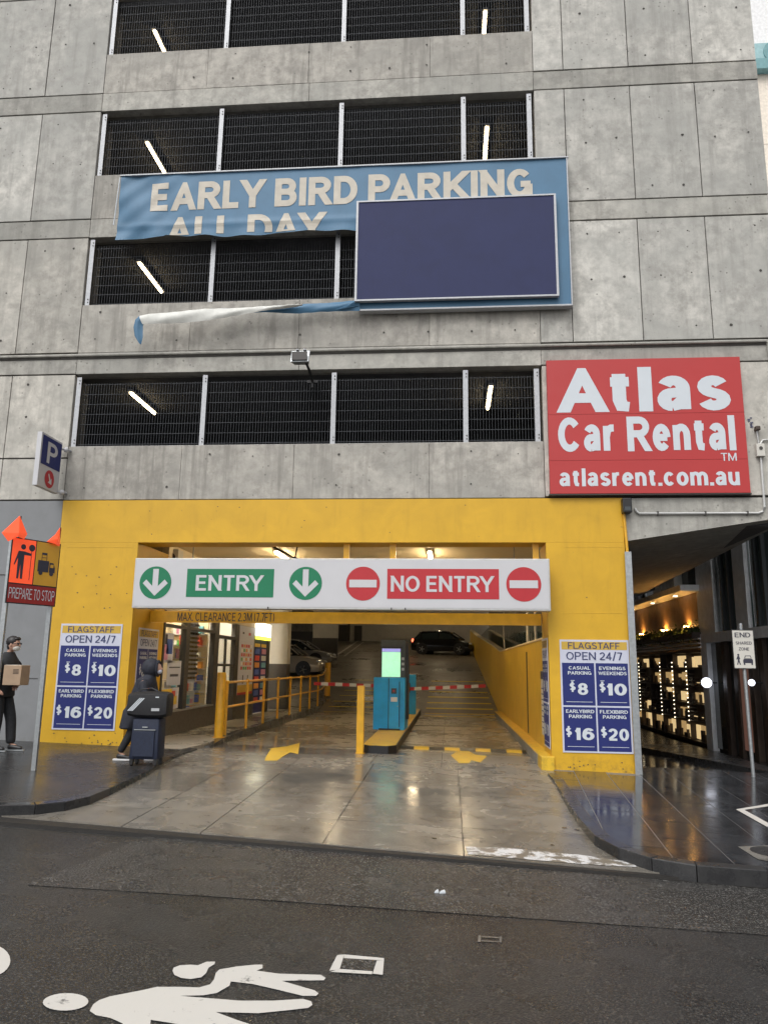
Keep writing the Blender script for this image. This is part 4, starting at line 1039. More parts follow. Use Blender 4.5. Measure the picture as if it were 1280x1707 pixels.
for zz in (zt-.12, zb2+.04):
    MB().tube([(-7.2, yf-.02, zz), (-7.12, yf+.05, zz), (-7.1, 13.4, zz)], .02, 6).build('bracket', 'galvl', t)
    MB().ball((-7.14, yf+.03, zz), .05).build('bracket_cap', 'white', t)

# ================================================================= BARRIERS, RAIL, KIOSK
rail = thing('handrail', 'yellow tubular handrail along the raised walkway beside the shop', 'handrail', (-4.62, 16, -1.43))
ry = [16.0+1.65*i for i in range(8)]
rx = lambda y: -4.60-.02*max(0, (y-17)/5)
for y in ry:
    MB().tube([(rx(y), y, -1.43), (rx(y), y, -.40)], .032, 8).build('rail_post', 'ymetal', rail)
    MB().ball((rx(y), y, -.38), .048).build('post_knob', 'ymetal', rail)
for z in (-.38, -.88):
    MB().tube([(rx(y), y, z) for y in ry]+[(-4.66, 28.6, z+.03), (-4.74, 29.6, z+.12), (-4.82, 30.4, z+.24)], .026, 8).build('rail', 'ymetal', rail, True)
def bollard(x, y, z, h, r, label, sq=False):
    t = thing('bollard', label, 'bollard', (x, y, z), 'yellow bollards')
    if sq: MB().box(x-r, y-r, z, x+r, y+r, z+h).build('post', 'ymetal', t, bevel=.008)
    else: MB().lathe([(r, 0), (r, h-.02), (r*.9, h)], (x, y, z), 18).build('post', 'ymetal', t, True)
    MB().lathe([(r*1.35, 0), (r*1.35, .012)], (x, y, z), 16).build('base_plate', 'ymetal', t)
bollard(-4.55, 15.4, -1.43, 1.26, .088, 'thick yellow bollard at the near end of the handrail')
bollard(-4.85, 31.0, -1.2, 1.3, .12, 'far yellow bollard where the handrail ends on the ramp')
p = FS(600, 1256, zdr)
bollard(p.x, p.y, p.z, 1.20, .065, 'slim yellow post in front of the blue ticket machine', True)

isl = thing('traffic_island', 'raised island with yellow top and black kerb between the two lanes', 'traffic island', (-1.3, 18, -1.6))
ip = [(-1.62, 14.75), (-1.5, 14.55), (-1.12, 14.5), (-.98, 14.7), (-.98, 27.0), (-1.1, 27.3), (-1.55, 27.3), (-1.68, 27.0)]
MB().prism([(x, y, -1.435) for x, y in ip], [(x, y, -1.66) for x, y in ip]).build('kerb', 'blk', isl)
MB().prism([(x*.94-.08, y+.03 if y < 20 else y-.05, -1.43+.0) for x, y in ip], [(x*.94-.08, y+.03 if y < 20 else y-.05, -1.436) for x, y in ip]).build('yellow_top', 'yline', isl)
kx = thing('ticket_machine', 'blue ticket machine with lit green screen on the island', 'ticket machine', (-1.35, 18.2, -1.43))
yk = 18.0; a = FY(622, 1128, yk); b = FY(675, 1130, yk); m_ = FY(648, 1129, yk)
top = [(a.x, yk+.12), (m_.x, yk), (b.x, yk+.02), (b.x+.02, yk+1.0), (a.x, yk+1.0)]
MB().prism([(x, y, -.26) for x, y in top], [(x, y, -1.43) for x, y in top]).build('cabinet', 'blue', kx, bevel=.015)
MB().box(m_.x-.008, yk-.006, -1.4, m_.x+.008, yk+.02, -.28).build('cabinet_seam', 'blk', kx)
MB().box(a.x+.03, yk+.14, -.27, b.x-.03, yk+.9, -.25).build('cabinet_lid', 'gun', kx)
a = FY(635, 1066, yk+.3); b = FY(676, 1127, yk+.3)
MB().box(a.x, yk+.3, -.25, b.x, yk+.55, a.z).build('screen_housing', 'gun', kx, bevel=.012)
MB().box(b.x-.0, yk+.31, -1.2, b.x+.07, yk+.6, a.z-.02).build('side_fin', 'blk', kx)
a = FY(637, 1081, yk+.29); b = FY(667, 1129, yk+.29)
MB().box(a.x, yk+.285, b.z, b.x, yk+.298, a.z-.08).build('screen', 'screen', kx); MB().box(a.x, yk+.285, a.z-.075, b.x, yk+.298, a.z).build('screen_header', 'screenh', kx)
MB().box(a.x-.03, yk+.27, a.z+.01, b.x+.05, yk+.299, a.z+.04).build('visor', 'blk', kx)
mb = MB()
for i in range(3): mb.box(b.x+.03, yk+.29, -.1+i*.12, b.x+.09, yk+.2995, -.04+i*.12)
mb.build('slot', 'galv', kx)
MB().box(m_.x+.06, yk-.012, -.62, m_.x+.18, yk+.03, -.50).build('button_panel', 'gun', kx, bevel=.004)
MB().lathe([(.022, 0), (.022, -.012)], (m_.x+.12, yk-.012, -.56), 12, 'y').build('call_button', 'red', kx)
MB().box(m_.x+.05, yk-.006, -.80, m_.x+.2, yk+.03, -.70).build('label_sticker', 'whitel', kx)
MB().box(m_.x+.24, yk-.004, -1.36, m_.x+.255, yk+.03, -.35).build('door_seam', 'blk', kx); MB().lathe([(.012, 0), (.012, -.01)], (m_.x+.21, yk-.0, -.9), 10, 'y').build('lock', 'galv', kx)
MB().box(a.x-.03, yk-.0, -1.43, b.x+.02, yk+.1, -1.395).build('foot_flange', 'blk', kx)
gx = thing('barrier_gate', 'second blue cabinet on the island carrying the red and white boom arms', 'boom gate', (-1.1, 24, -1.43))
MB().box(-1.32, 24.0, -1.43, -1.03, 24.4, -.25).build('cabinet', 'blue', gx, bevel=.015)
def boom(xa, xb, za, zb, y, n, parent):
    for i in range(n):
        x0 = xa+(xb-xa)*i/n; x1 = xa+(xb-xa)*(i+1)/n; z0 = za+(zb-za)*i/n; z1 = za+(zb-za)*(i+1)/n
        mb = MB(); d = .001
        mb.prism([(x0, y-.02, z0+.05), (x1, y-.02, z1+.05), (x1, y+.02, z1+.05), (x0, y+.02, z0+.05)], [(x0, y-.02, z0-.05), (x1, y-.02, z1-.05), (x1, y+.02, z1-.05), (x0, y+.02, z0-.05)])
        mb.build('boom_stripe', 'red' if i % 2 == 0 else 'whitel', parent)
boom(-1.28, 1.08, -.68, -.55, 23.9, 11, gx); boom(-1.3, -4.15, -.62, -.56, 23.9, 13, gx)
MB().box(-1.34, 23.86, -.78, -1.2, 23.999, -.5).build('boom_hub', 'blk', gx)

# ---- markings on the drive
def on(f, dz=.004): return lambda x, y: f(x, y)+dz
def mark(px, f, mat, name, label, cat, dz=.004, step=.5, group=None):
    o = surf_mesh(poly_px(px, on(f, dz)), on(f, dz), step, mat, name); return tag(o, label, cat, group)
mark([(441, 1268), (452, 1248), (445, 1248), (478, 1244), (500, 1238), (497, 1257), (484, 1254), (462, 1268)], zdr, 'yline', 'painted_arrow', 'yellow arrow painted on the left lane of the drive', 'road marking')
mark([(751, 1259), (772, 1247), (792, 1258), (812, 1260), (800, 1271), (785, 1267), (782, 1272), (765, 1272)], zdr, 'yline', 'painted_arrow', 'faded yellow arrowhead painted in front of the speed hump', 'road marking')
mark([(770, 1276), (860, 1279), (862, 1290), (772, 1286)], zdr, 'gutter', 'cover_strip', 'pale patched concrete strip across the right lane', 'drain cover')
mb = MB(); r6 = random.Random(4)
for i in range(60):
    x = r6.choice((-3.0, -2.2, .2, 1.0))+r6.gauss(0, .25); y = r6.uniform(8.3, 22); r_ = r6.uniform(.01, .035); k = 7
    if x > 1.4: continue
    mb.sheet([(x+r_*math.cos(6.283*q/k)*r6.uniform(.7, 1.3), y+r_*1.3*math.sin(6.283*q/k), zdr(x, y)+.0035) for q in range(k)])
mb.build('oil_spots', 'gumspot', drv, kind='stuff')
# speed hump
hs_ = thing('speed_hump', 'low black and yellow speed hump across the right lane', 'speed hump', (.2, 15.6, -1.6))
x = -1.0; i = 0
while x < 1.45:
    w_ = .3; mb = MB(); prof = [(-.15, 0), (-.1, .03), (0, .045), (.1, .03), (.15, 0)]
    yy = 15.75
    v = [(xx, yy+dy, zdr(xx, yy)+.002+h) for xx in (x, min(x+w_-.01, 1.47)) for dy, h in prof]
    mb.add(v, [(k, k+1, k+6, k+5) for k in range(4)]+[(0, 1, 2, 3, 4), (9, 8, 7, 6, 5), (0, 5, 9, 4)])
    mb.build('hump_block', 'yline' if i % 2 else 'blk', hs_, True); x += w_; i += 1
# yellow stripes up the ramp
zs = thing('ramp_stripes', 'row of thin yellow stripes painted across the foot of the ramp', 'road marking', (0, 28, -1.5))
for y in (26.0, 27.45, 28.6, 29.9, 31.4, 32.9, 34.6, 36.4):
    q = [(-.85, y-.12), (1.55, y-.12), (1.55, y+.12), (-.85, y+.12)]
    surf_mesh(q, on(zdr, .008), 5, 'ystripe', 'stripe', 0, zs)
    if y > 27: surf_mesh([(-4.4, y-.06), (-1.75, y-.06), (-1.75, y+.06), (-4.4, y+.06)], on(zdr, .008), 5, 'ystripe', 'stripe', 0, zs)
mark([(556, 1094), (560, 1094), (602, 1066), (599, 1066)], zdr, 'roadwhite', 'bay_line', 'pale bay line painted on the floor by the parked white car', 'road marking', group='bay lines')
mark([(572, 1094), (575, 1094), (607, 1070), (605, 1070)], zdr, 'roadwhite', 'bay_line', 'second pale bay line on the upper floor', 'road marking', group='bay lines')
# worn white paint on the lip
mark([(775, 1411), (838, 1413), (960, 1424), (1050, 1437), (1062, 1445), (1000, 1442), (930, 1437), (850, 1430), (780, 1424)], zdr, 'oldwhite', 'worn_line', 'flaking white paint along the lip of the driveway', 'road marking')

# ---- pedestrian symbol and cover on the road
def multi(polys, f, mat, name, label, cat, dz=.005):
    t = thing(name, label, cat, tuple(FS(*polys[0][1][0], f)))
    for nm, px in polys:
        o = surf_mesh(poly_px(px, on(f, dz)), on(f, dz), 1.0, mat, nm, 0, t)
        o.matrix_parent_inverse = Matrix.Translation(t.location).inverted()
    return t
def ell(cx, cy, a, b, n=24, rot=0): return [(cx+a*math.cos(2*math.pi*i/n)*math.cos(rot)-b*math.sin(2*math.pi*i/n)*math.sin(rot), cy+a*math.cos(2*math.pi*i/n)*math.sin(rot)+b*math.sin(2*math.pi*i/n)*math.cos(rot)) for i in range(n)]
multi([('head', ell(110, 1670, 38, 14.5, 24, -.03)),
       ('body', [(150, 1685), (156, 1674), (166, 1667), (183, 1661), (240, 1650), (262, 1645), (300, 1645), (332, 1646), (350, 1641), (357, 1633), (360, 1622), (366, 1616), (395, 1611), (425, 1608), (438, 1608), (438, 1614), (428, 1618), (465, 1623), (535, 1625), (543, 1630), (540, 1634), (470, 1635), (525, 1651), (531, 1656), (527, 1660), (505, 1660), (460, 1649), (420, 1640), (385, 1636), (383, 1643), (362, 1655), (340, 1659), (300, 1660), (350, 1664), (400, 1668), (455, 1668), (505, 1665), (519, 1669), (521, 1675), (514, 1680), (480, 1684), (430, 1689), (360, 1687), (395, 1700), (440, 1715), (480, 1738), (460, 1750), (400, 1742), (330, 1715), (290, 1706), (252, 1700), (250, 1712), (262, 1728), (240, 1736), (215, 1722), (205, 1706), (185, 1697), (160, 1692)]),
       ('child_head', [(288, 1618), (290, 1613), (300, 1609), (318, 1608), (330, 1609), (345, 1603), (359, 1603), (358, 1607), (348, 1613), (344, 1622), (336, 1629), (318, 1632), (302, 1630), (291, 1625)])],
      zroad, 'roadwhite', 'pedestrian_symbol', 'white painted adult and child figure marked on the wet road', 'road marking')
o = surf_mesh(poly_px(ell(-22, 1601, 40, 28), on(zroad, .005)), on(zroad, .005), 1, 'roadwhite', 'painted_disc'); tag(o, 'edge of a round white road marking at the left border of the road', 'road marking')
cv = thing('service_cover', 'small dark service cover framed in white paint on the road', 'service cover', tuple(FS(597, 1609, zroad)))
o = surf_mesh(poly_px([(574, 1597), (627, 1600), (622, 1618), (566, 1614)], on(zroad, .006)), on(zroad, .006), 1, 'asph2', 'cover_plate', 0, cv); o.matrix_parent_inverse = Matrix.Translation(cv.location).inverted()
for q in ([(562, 1592), (574, 1591), (566, 1616), (549, 1618)], [(574, 1591), (640, 1597), (640, 1601), (573, 1597)], [(628, 1601), (640, 1601), (638, 1625), (621, 1623)], [(566, 1615), (621, 1619), (620, 1624), (550, 1620)]):
    o = surf_mesh(poly_px(q, on(zroad, .007)), on(zroad, .007), 1, 'roadwhite', 'painted_edge', 0, cv); o.matrix_parent_inverse = Matrix.Translation(cv.location).inverted()
cv2 = thing('water_valve_cover', 'little iron valve cover sunk in the right half of the road', 'service cover', tuple(FS(816, 1565, zroad)))
for q in ([(797, 1559), (801, 1559), (801, 1570), (796, 1570)], [(832, 1561), (836, 1561), (836, 1571), (832, 1571)], [(802, 1560), (831, 1562), (831, 1564), (802, 1562)], [(802, 1567), (831, 1569), (831, 1571), (802, 1569)]):
    o = surf_mesh(poly_px(q, on(zroad, .005)), on(zroad, .005), 1, 'gutter', 'cover_edge', 0, cv2); o.matrix_parent_inverse = Matrix.Translation(cv2.location).inverted()
p = FS(728, 1491, zroad); mb = MB()
for dx, dy, w_ in ((-.02, .02, .035), (.02, .01, .05)): mb.prism([(p.x+dx, p.y+dy, p.z+.012), (p.x+dx+w_, p.y+dy+.01, p.z+.015), (p.x+dx+w_*.8, p.y+dy+.06, p.z+.02), (p.x+dx+.01, p.y+dy+.05, p.z+.012)], [(p.x+dx, p.y+dy, p.z+.004), (p.x+dx+w_, p.y+dy+.01, p.z+.004), (p.x+dx+w_*.8, p.y+dy+.06, p.z+.004), (p.x+dx+.01, p.y+dy+.05, p.z+.004)])
tag(mb.build('paper_scrap', 'whitel'), 'crumpled white paper scrap lying on the wet road', 'litter')
# white lines and cover on the tiled pavement
multi([('line', [(1226, 1349), (1280, 1340), (1310, 1335), (1310, 1338), (1280, 1344), (1240, 1350), (1280, 1372), (1310, 1390), (1300, 1390), (1270, 1374)])], zpav, 'roadwhite', 'painted_corner', 'thin white angled line painted on the dark tiled pavement', 'road marking')
p = FS(1280, 1421, zpav)
t = thing('pit_cover', 'round pit cover set in a pale triangular frame at the right pavement edge', 'service cover', tuple(p))
o = surf_mesh(poly_px([(1229, 1411), (1320, 1408), (1330, 1440), (1300, 1440), (1262, 1432)], on(zpav, .004)), on(zpav, .004), 1, 'gutter', 'frame', 0, t); o.matrix_parent_inverse = Matrix.Translation(t.location).inverted()
MB().lathe([(.22, 0), (.22, .006)], (p.x+.06, p.y, p.z+.006), 28).build('lid', 'kerb', t)

# ================================================================= ROADWORK SIGN
ws = thing('roadwork_sign', 'orange and amber PREPARE TO STOP roadwork sign on two steel posts with flags', 'road sign', (-5.75, 10.2, -1.47))
A3 = Vector((-5.92, 9.83, .76)); B3 = Vector((-5.58, 10.50, .76)); U = (B3-A3).normalized(); Lw = (B3-A3).length; Hh = .90
fc = Face(A3, U)
if fc.N.y > 0: fc.N = -fc.N
def wsb(m, nm, u0, v0, u1, v1, n0, n1): mb = MB(); fc.box(mb, u0, v0, u1, v1, n0, n1); mb.build(nm, m, ws)
wsb('blk', 'backing_board', 0, 0, Lw, Hh, 0, .012)
g = .015; md = Lw*.49; lo = Hh*.30
wsb('ora', 'orange_sheet', g, lo+.01, md-g*.5, Hh-g, .012, .014); wsb('amber', 'amber_sheet', md+g*.5, lo+.01, Lw-g, Hh-g, .012, .014); wsb('redp', 'red_sheet', g, g, Lw-g, lo-.008, .012, .014)
mb = MB(); fc.text(mb, 'PREPARE TO STOP', .03, .07, Lw-.03, lo-.055, .017, .0); mb.build('lettering', 'whitel', ws)
mb = MB()
cx = md*.42; z0 = lo
fc.disc(mb, cx+.02, z0+.51, .038, .017, 16)
fc.poly(mb, [(cx-.045, z0+.45), (cx+.05, z0+.45), (cx+.15, z0+.43), (cx+.15, z0+.40), (cx+.045, z0+.40), (cx+.045, z0+.07), (cx+.012, z0+.07), (cx, z0+.27), (cx-.012, z0+.07), (cx-.042, z0+.07), (cx-.045, z0+.35), (cx-.085, z0+.25), (cx-.10, z0+.26)], .017)
fc.disc(mb, cx+.15, z0+.51, .048, .0165, 16); fc.box(mb, cx+.146, z0+.06, cx+.154, z0+.48, .0155, .0165)
tx0 = md+.05
fc.box(mb, tx0, z0+.2, tx0+.17, z0+.36, .015, .017); fc.poly(mb, [(tx0+.18, z0+.2), (tx0+.27, z0+.2), (tx0+.27, z0+.27), (tx0+.24, z0+.34), (tx0+.18, z0+.34)], .017)
for dx in (.05, .22): fc.disc(mb, tx0+dx, z0+.185, .032, .0175, 14)
fc.box(mb, tx0+.05, z0+.40, tx0+.13, z0+.405, .015, .017); fc.box(mb, tx0+.05, z0+.44, tx0+.13, z0+.47, .015, .017); fc.box(mb, tx0+.05, z0+.36, tx0+.055, z0+.47, .015, .017); fc.box(mb, tx0+.125, z0+.36, tx0+.13, z0+.47, .015, .017)
mb.build('symbols', 'ink', ws)
mb = MB(); fc.box(mb, tx0+.195, z0+.27, tx0+.245, z0+.315, .0172, .018); mb.build('cab_window', 'amber', ws)
for u_, zt_ in ((-.0, 1.75), (Lw-.08, 1.0)):
    b = fc.p(u_+.03, 0, -.03); zg = zpav(b.x, b.y)
    MB().box(b.x-.03, b.y-.022, zg, b.x+.03, b.y+.022, zt_-.1+.0).build('post', 'galv', ws)
for base, tip, wd in ((fc.p(.10, Hh, .0), .30, .2), (fc.p(Lw-.02, Hh, 0), .24, -.14)):
    mb = MB(); P_ = lambda du, dv, dn: tuple(base+fc.U*du+fc.V*dv+fc.N*dn)
    if wd > 0:
        pts_ = [P_(-.02, tip, .0), P_(.10, .06, .03), P_(.05, -.02, .05), P_(-.06, .0, .08), P_(-.17, -.08, .04), P_(-.25, .03, 0)]
    else:
        pts_ = [P_(-.01, tip, 0), P_(.02, -.04, .0), P_(-.1, -.02, .06), P_(-.22, .0, .03), P_(-.11, .12, .05)]
    c0 = sum((Vector(q) for q in pts_), Vector())/len(pts_); c0 += fc.N*.05
    v = [tuple(c0)]+pts_; n = len(pts_)
    front = [(0, i+1, (i+1) % n+1) for i in range(n)]
    mb.add(v+[tuple(Vector(q)-fc.N*.006) for q in v], front+[(n+1, n+1+(i+1) % n+1, n+1+i+1) for i in range(n)]+[(i+1, n+1+i+1, n+1+(i+1) % n+1, (i+1) % n+1) for i in range(n)])
    mb.build('flag', 'ora', ws)
    MB().tube([base, base+Vector((0, 0, tip))], .008, 5).build('flag_stick', 'dark', ws)

# END SHARED ZONE sign
t = thing('shared_zone_sign', 'white END SHARED ZONE sign on a slim grey pole at the lane mouth', 'road sign', (5.0, 13.76, -1.74))
ye = 13.76; xe = 5.0
MB().tube([(xe, ye, zpav(xe, ye)), (xe-.02, ye, .80)], .03, 10).build('pole', 'galv', t)
MB().box(xe-.20, ye-.05, .03, xe+.17, ye-.035, .69).build('plate', 'blk', t, bevel=.004)
MB().box(xe-.185, ye-.054, .045, xe+.155, ye-.0505, .675).build('face_sheet', 'creamw', t)
fc = Face((xe-.2, ye-.057, .03), (1, 0, 0)); mb = MB()
for a_ in (('END', .05, .53, .31, .61, 0, .03), ('SHARED', .06, .41, .32, .46, 0, .02), ('ZONE', .10, .31, .27, .36, 0, .02)):
    m1 = MB(); fc.text(m1, *a_); m1.build('lettering', 'ink', t)
fc.disc(mb, .085, .235, .018, 0, 10); fc.poly(mb, [(.07, .215), (.1, .215), (.115, .16), (.1, .165), (.1, .14), (.12, .07), (.1, .07), (.087, .12), (.072, .07), (.055, .07), (.072, .14), (.072, .17), (.055, .15), (.05, .165)], 0)
fc.poly(mb, [(.16, .1), (.32, .1), (.32, .15), (.305, .17), (.175, .17), (.16, .15)], 0); fc.poly(mb, [(.18, .175), (.3, .175), (.285, .225), (.195, .225)], 0)
for u_ in (.165, .29): fc.box(mb, u_, .07, u_+.025, .099, 0, .001)
mb.build('symbols', 'ink', t)
mb = MB(); fc.poly(mb, [(.192, .18), (.288, .18), (.277, .213), (.203, .213)], .002); mb.build('car_window', 'creamw', t)

# ================================================================= SHOP IN THE LEFT WALL
goods = [plain('packet_%d' % i, c, .4, 0, .15, 12) for i, c in enumerate([(.6, .05, .04), (.7, .5, .05), (.7, .7, .68), (.05, .12, .45), (.08, .35, .1), (.6, .25, .4), (.7, .3, .05), (.5, .45, .35), (.15, .4, .5)])]
sp = thing('convenience_shop', 'brightly lit corner shop front in the left wall of the entrance hall', 'shop', (-5.65, 19, -1.43))
XS = -5.65
def sb(nm, m, y0, y1, z0, z1, x0=XS-.12, x1=XS, **k): return MB().box(x0, y0, z0, x1, y1, z1).build(nm, m, sp, **k)
sb('skirting', 'darkwall', 14.97, 19.0, -1.5, -.98); sb('skirting', 'darkwall', 20.4, 22.4, -1.5, -.9)
sb('wall', 'cream', 14.97, 24.2, 1.04, 2.378)
for y0, y1 in ((14.97, 15.05), (16.3, 16.55), (18.35, 18.7), (20.2, 20.5), (22.12, 22.25), (23.9, 24.15)): sb('frame_post', 'dark', y0, y1, -.98 if y1 < 19 else -1.5, 1.04, x1=XS+.012)
sb('frame_rail', 'dark', 15.05, 18.5, .72, .78, x1=XS+.01); sb('frame_rail', 'dark', 18.7, 20.3, .62, .7, x1=XS+.01); sb('frame_rail', 'galv', 15.05, 18.5, -.985, -.95, x1=XS+.02)
for y0, y1 in ((15.05, 16.3), (16.55, 18.35)): sb('window_pane', 'glass', y0, y1, -.95, .72, XS-.06, XS-.05)
sb('door_leaf', 'dark', 19.45, 19.53, -1.43, .62, XS-.08, XS-.03); sb('door_glass', 'glass', 18.72, 19.45, -1.40, .62, XS-.06, XS-.05); sb('door_glass', 'glass', 19.53, 20.2, -1.40, .62, XS-.06, XS-.05)
sb('transom', 'dark', 18.7, 20.2, -.06, .0, XS-.09, XS-.02)
# inside
sb('floor', 'creamw', 15, 24.1, -1.46, -1.44, -9.4, XS-.13); sb('back_wall', 'cream', 15, 24.1, -1.44, 2.37, -9.5, -9.4)
sb('end_wall', 'cream', 14.96, 15.0, -1.44, 2.37, -9.4, XS-.13); sb('shop_ceiling', 'white', 15, 24.1, 2.1, 2.2, -9.4, XS-.13)
def shelf_unit(x, y0, y1, z0, z1, n, label):
    t = thing('goods_shelf', label, 'shelf', (x, (y0+y1)/2, z0), 'goods shelves in the shop')
    MB().box(x-.4, y0, z0, x-.36, y1, z1).build('back_panel', 'creamw', t)
    for i in range(n):
        z = z0+(z1-z0)*i/n; MB().box(x-.36, y0, z, x, y1, z+.03).build('shelf_board', 'white', t)
    per = {}
    for i in range(n):
        z = z0+(z1-z0)*i/n+.031; y = y0+.03
        while y < y1-.12:
            w_ = rnd.uniform(.06, .16); h = rnd.uniform(.12, (z1-z0)/n-.07); k = rnd.randrange(len(goods))
            per.setdefault(k, MB()).box(x-.3, y, z, x-.02-rnd.random()*.05, y+w_-.01, z+h); y += w_
    for k, mb in per.items(): mb.build('packets', goods[k], t, kind='stuff')
shelf_unit(-6.6, 18.6, 20.1, -1.4, .9, 6, 'stocked shelf seen through the shop door')
shelf_unit(-8.9, 15.2, 23.8, -1.4, 1.9, 8, 'long stocked shelf along the back of the shop')
sb('display_back', 'cream', 15.06, 18.35, -1.4, 1.3, -6.75, -6.7)
sb('display_back', 'cream', 18.30, 18.36, -1.4, 1.3, -6.7, -5.8)
r8 = random.Random(21); pk = {}
for row in range(8):
    z = -1.2+row*.27; MB().box(-6.68, 18.12, z-.02, -5.82, 18.298, z).build('display_shelf', 'white', sp)
    x = -6.66
    while x < -5.95:
        w_ = r8.uniform(.05, .13); pk.setdefault(r8.randrange(9), MB()).box(x, 18.14, z+.001, x+w_-.008, 18.27, z+r8.uniform(.1, .22)); x += w_
for k_, m_b in pk.items(): m_b.build('packets', goods[k_], sp, kind='stuff')
pk = {}
for i in range(46):
    y = r8.uniform(15.1, 18.25); z = r8.choice((-.9, -.62, -.34, .1, .38))+.002
    if 17.1 < y < 18.05 and z > -.5: continue
    pk.setdefault(r8.randrange(9), MB()).box(XS-.4, y, z, XS-.2-r8.random()*.1, y+r8.uniform(.05, .14), z+r8.uniform(.1, .24))
for k_, m_b in pk.items(): m_b.build('packets', goods[k_], sp, kind='stuff')
for z in (-.9, -.62, -.34, .1, .38): MB().box(XS-.42, 15.1, z-.012, XS-.18, 17.1, z).build('display_shelf', 'white', sp)
shelf_unit(-6.3, 15.1, 16.6, -1.35, .3, 4, 'low stocked display behind the first shop window')
for y in (16, 19, 22): lamp(-6.05, y, y+1.3, 2.02, 'tubeshop', 'bright ceiling tube in the shop, %s from the street' % {16: 'nearest', 19: 'second', 22: 'farthest'}[y], 'shop ceiling tubes')
# displays in the windows
t = thing('sunglasses_rack', 'tall pale rack hung with rows of dark sunglasses in the second shop window', 'display rack', (-5.95, 17.3, -.9))
MB().box(-5.98, 17.2, -.9, -5.93, 17.95, 1.0).build('panel', 'pwhite', t)
for c in range(3):
    for r_ in range(13):
        y = 17.27+c*.23; z = -.35+r_*.1
        mb = MB(); mb.box(-5.92, y, z, -5.88, y+.075, z+.05).box(-5.92, y+.09, z, -5.88, y+.165, z+.05); mb.build('sunglasses', 'blk', t)
def wallposter(y0, y1, z0, z1, label, bits, base='pwhite', x=XS-.045, seed=3):
    t = thing('window_poster', label, 'poster', (x, y0, z0), None); r2 = random.Random(seed)
    MB().box(x-.006, y0, z0, x, y1, z1).build('sheet', base, t)
    for (fy0, fz0, fy1, fz1, m) in bits:
        MB().box(x+.0005, y0+(y1-y0)*fy0, z0+(z1-z0)*fz0, x+.003, y0+(y1-y0)*fy1, z0+(z1-z0)*fz1).build('printed_block', m, t)
    return t
wallposter(15.1, 15.7, .0, .6, 'purple and white print taped in the upper first shop window', [(.1, .1, .5, .6, goods[5]), (.35, .3, .9, .8, goods[3]), (.2, .62, .4, .95, 'ink')])
wallposter(15.45, 16.25, -.45, .05, 'white price notice in the middle of the first shop window', [(.2, .35, .8, .45, 'ink'), (.1, .7, .9, .75, 'ink')])
wallposter(15.15, 16.2, -.93, -.5, 'yellow and red fruit print low in the first shop window', [(.05, .3, .6, .95, goods[1]), (.3, .4, .6, .8, goods[6]), (.55, .2, .9, .6, goods[1]), (.6, .55, .8, .85, goods[0])])
bits = [(0, 0, 1, .035, 'red'), (0, .035, 1, .14, 'pyel')]
r2 = random.Random(5)
for i in range(6):
    for j in range(5): bits.append((.15+j*.15, .36+i*.065, .26+j*.15, .405+i*.065, goods[r2.choice((0, 6, 4, 2, 0))]))
bits += [(.3, .16, .36, .28, 'ink'), (.62, .16, .68, .28, 'ink'), (.2, .88, .3, .91, 'ink'), (.6, .87, .75, .91, 'red')]
wallposter(20.52, 22.1, -.82, 1.03, 'tall white poster with rows of coloured snacks beside the shop door', bits, x=XS+.02)
sb('poster_wall', 'darkwall', 20.5, 22.12, -.9, 1.04)
t = thing('magazine_stand', 'dark magazine stand under the small lit sign at the far end of the shop', 'display stand', (XS, 23, -1.4))
MB().box(XS-.1, 22.27, -1.4, XS-.02, 23.88, 1.0).build('back_board', 'navy', t)
for c in range(2):
    MB().box(XS-.018, 22.35+c*.8, .50, XS-.01, 22.98+c*.8, .6).build('column_header', 'pyel', t)
    for r_ in range(8): MB().box(XS-.018, 22.4+c*.8, -1.1+r_*.2, XS+.0, 22.92+c*.8, -.95+r_*.2).build('magazine', goods[(r_*3+c*2) % 9], t)
M['ltw'] = plain('lit_sign_white', (1, 1, .9), .5, emit=2.2, ecol=(1, 1, .9)); M['lty'] = plain('lit_sign_yellow', (.8, .8, .1), .5, emit=1.3, ecol=(.85, .8, .08))
t = thing('lit_sign', 'small glowing white and yellow sign over the magazine stand', 'sign', (XS, 23, 1))
MB().box(XS-.02, 22.3, .82, XS+.1, 23.85, 1.2).build('light_panel', 'ltw', t); MB().box(XS-.0, 22.3, .72, XS+.1, 23.85, .818).build('yellow_strip', 'lty', t)

# ================================================================= LANE SHOPS (right)
XR = 6.6
rs = thing('lane_restaurant_building', 'dark glazed building with lit shelving wall along the lane on the right', 'building', (XR, 20, -2))
def rb(nm, m, y0, y1, z0, z1, x0=XR, x1=XR+.3, **k): return MB().box(x0, y0, z0, x1, y1, z1).build(nm, m, rs, **k)
rb('core_wall', 'brown', 13.9, 60, -2.4, 2.0, XR+1.0, 30); rb('roof_slab', 'mull', 13.8, 60, 5.42, 5.7, XR-.05, 30)
fb = thing('far_building', 'pale cream building with a teal cornice glimpsed past the top right corner', 'building', (26, 45, -2))
YF = 42.0; z9 = FY(1270, 124, YF).z; z8 = FY(1270, 76, YF).z; zj = FY(1276, 240, YF).z; x9 = 14.0
def fbx(nm, m, *a): return MB().box(*a).build(nm, m, fb)
fbx('wall', 'cream_far', x9, YF, -2.5, 60, YF+18, zj-.03); fbx('wall', 'cream_far', x9, YF, zj, 60, YF+18, z9); fbx('wall_joint', 'joint', x9, YF+.03, zj-.03, 60, YF+18, zj)
fbx('cornice', 'teal', x9-.3, YF-.5, z9+.01, 60, YF+18, z9+(z8-z9)*.35); fbx('cornice', 'teal_pale', x9, YF-.2, z9+(z8-z9)*.36, 60, YF+18, z8); fbx('parapet', 'white_far', x9, YF, z8+.01, 60, YF+18, z8+8)
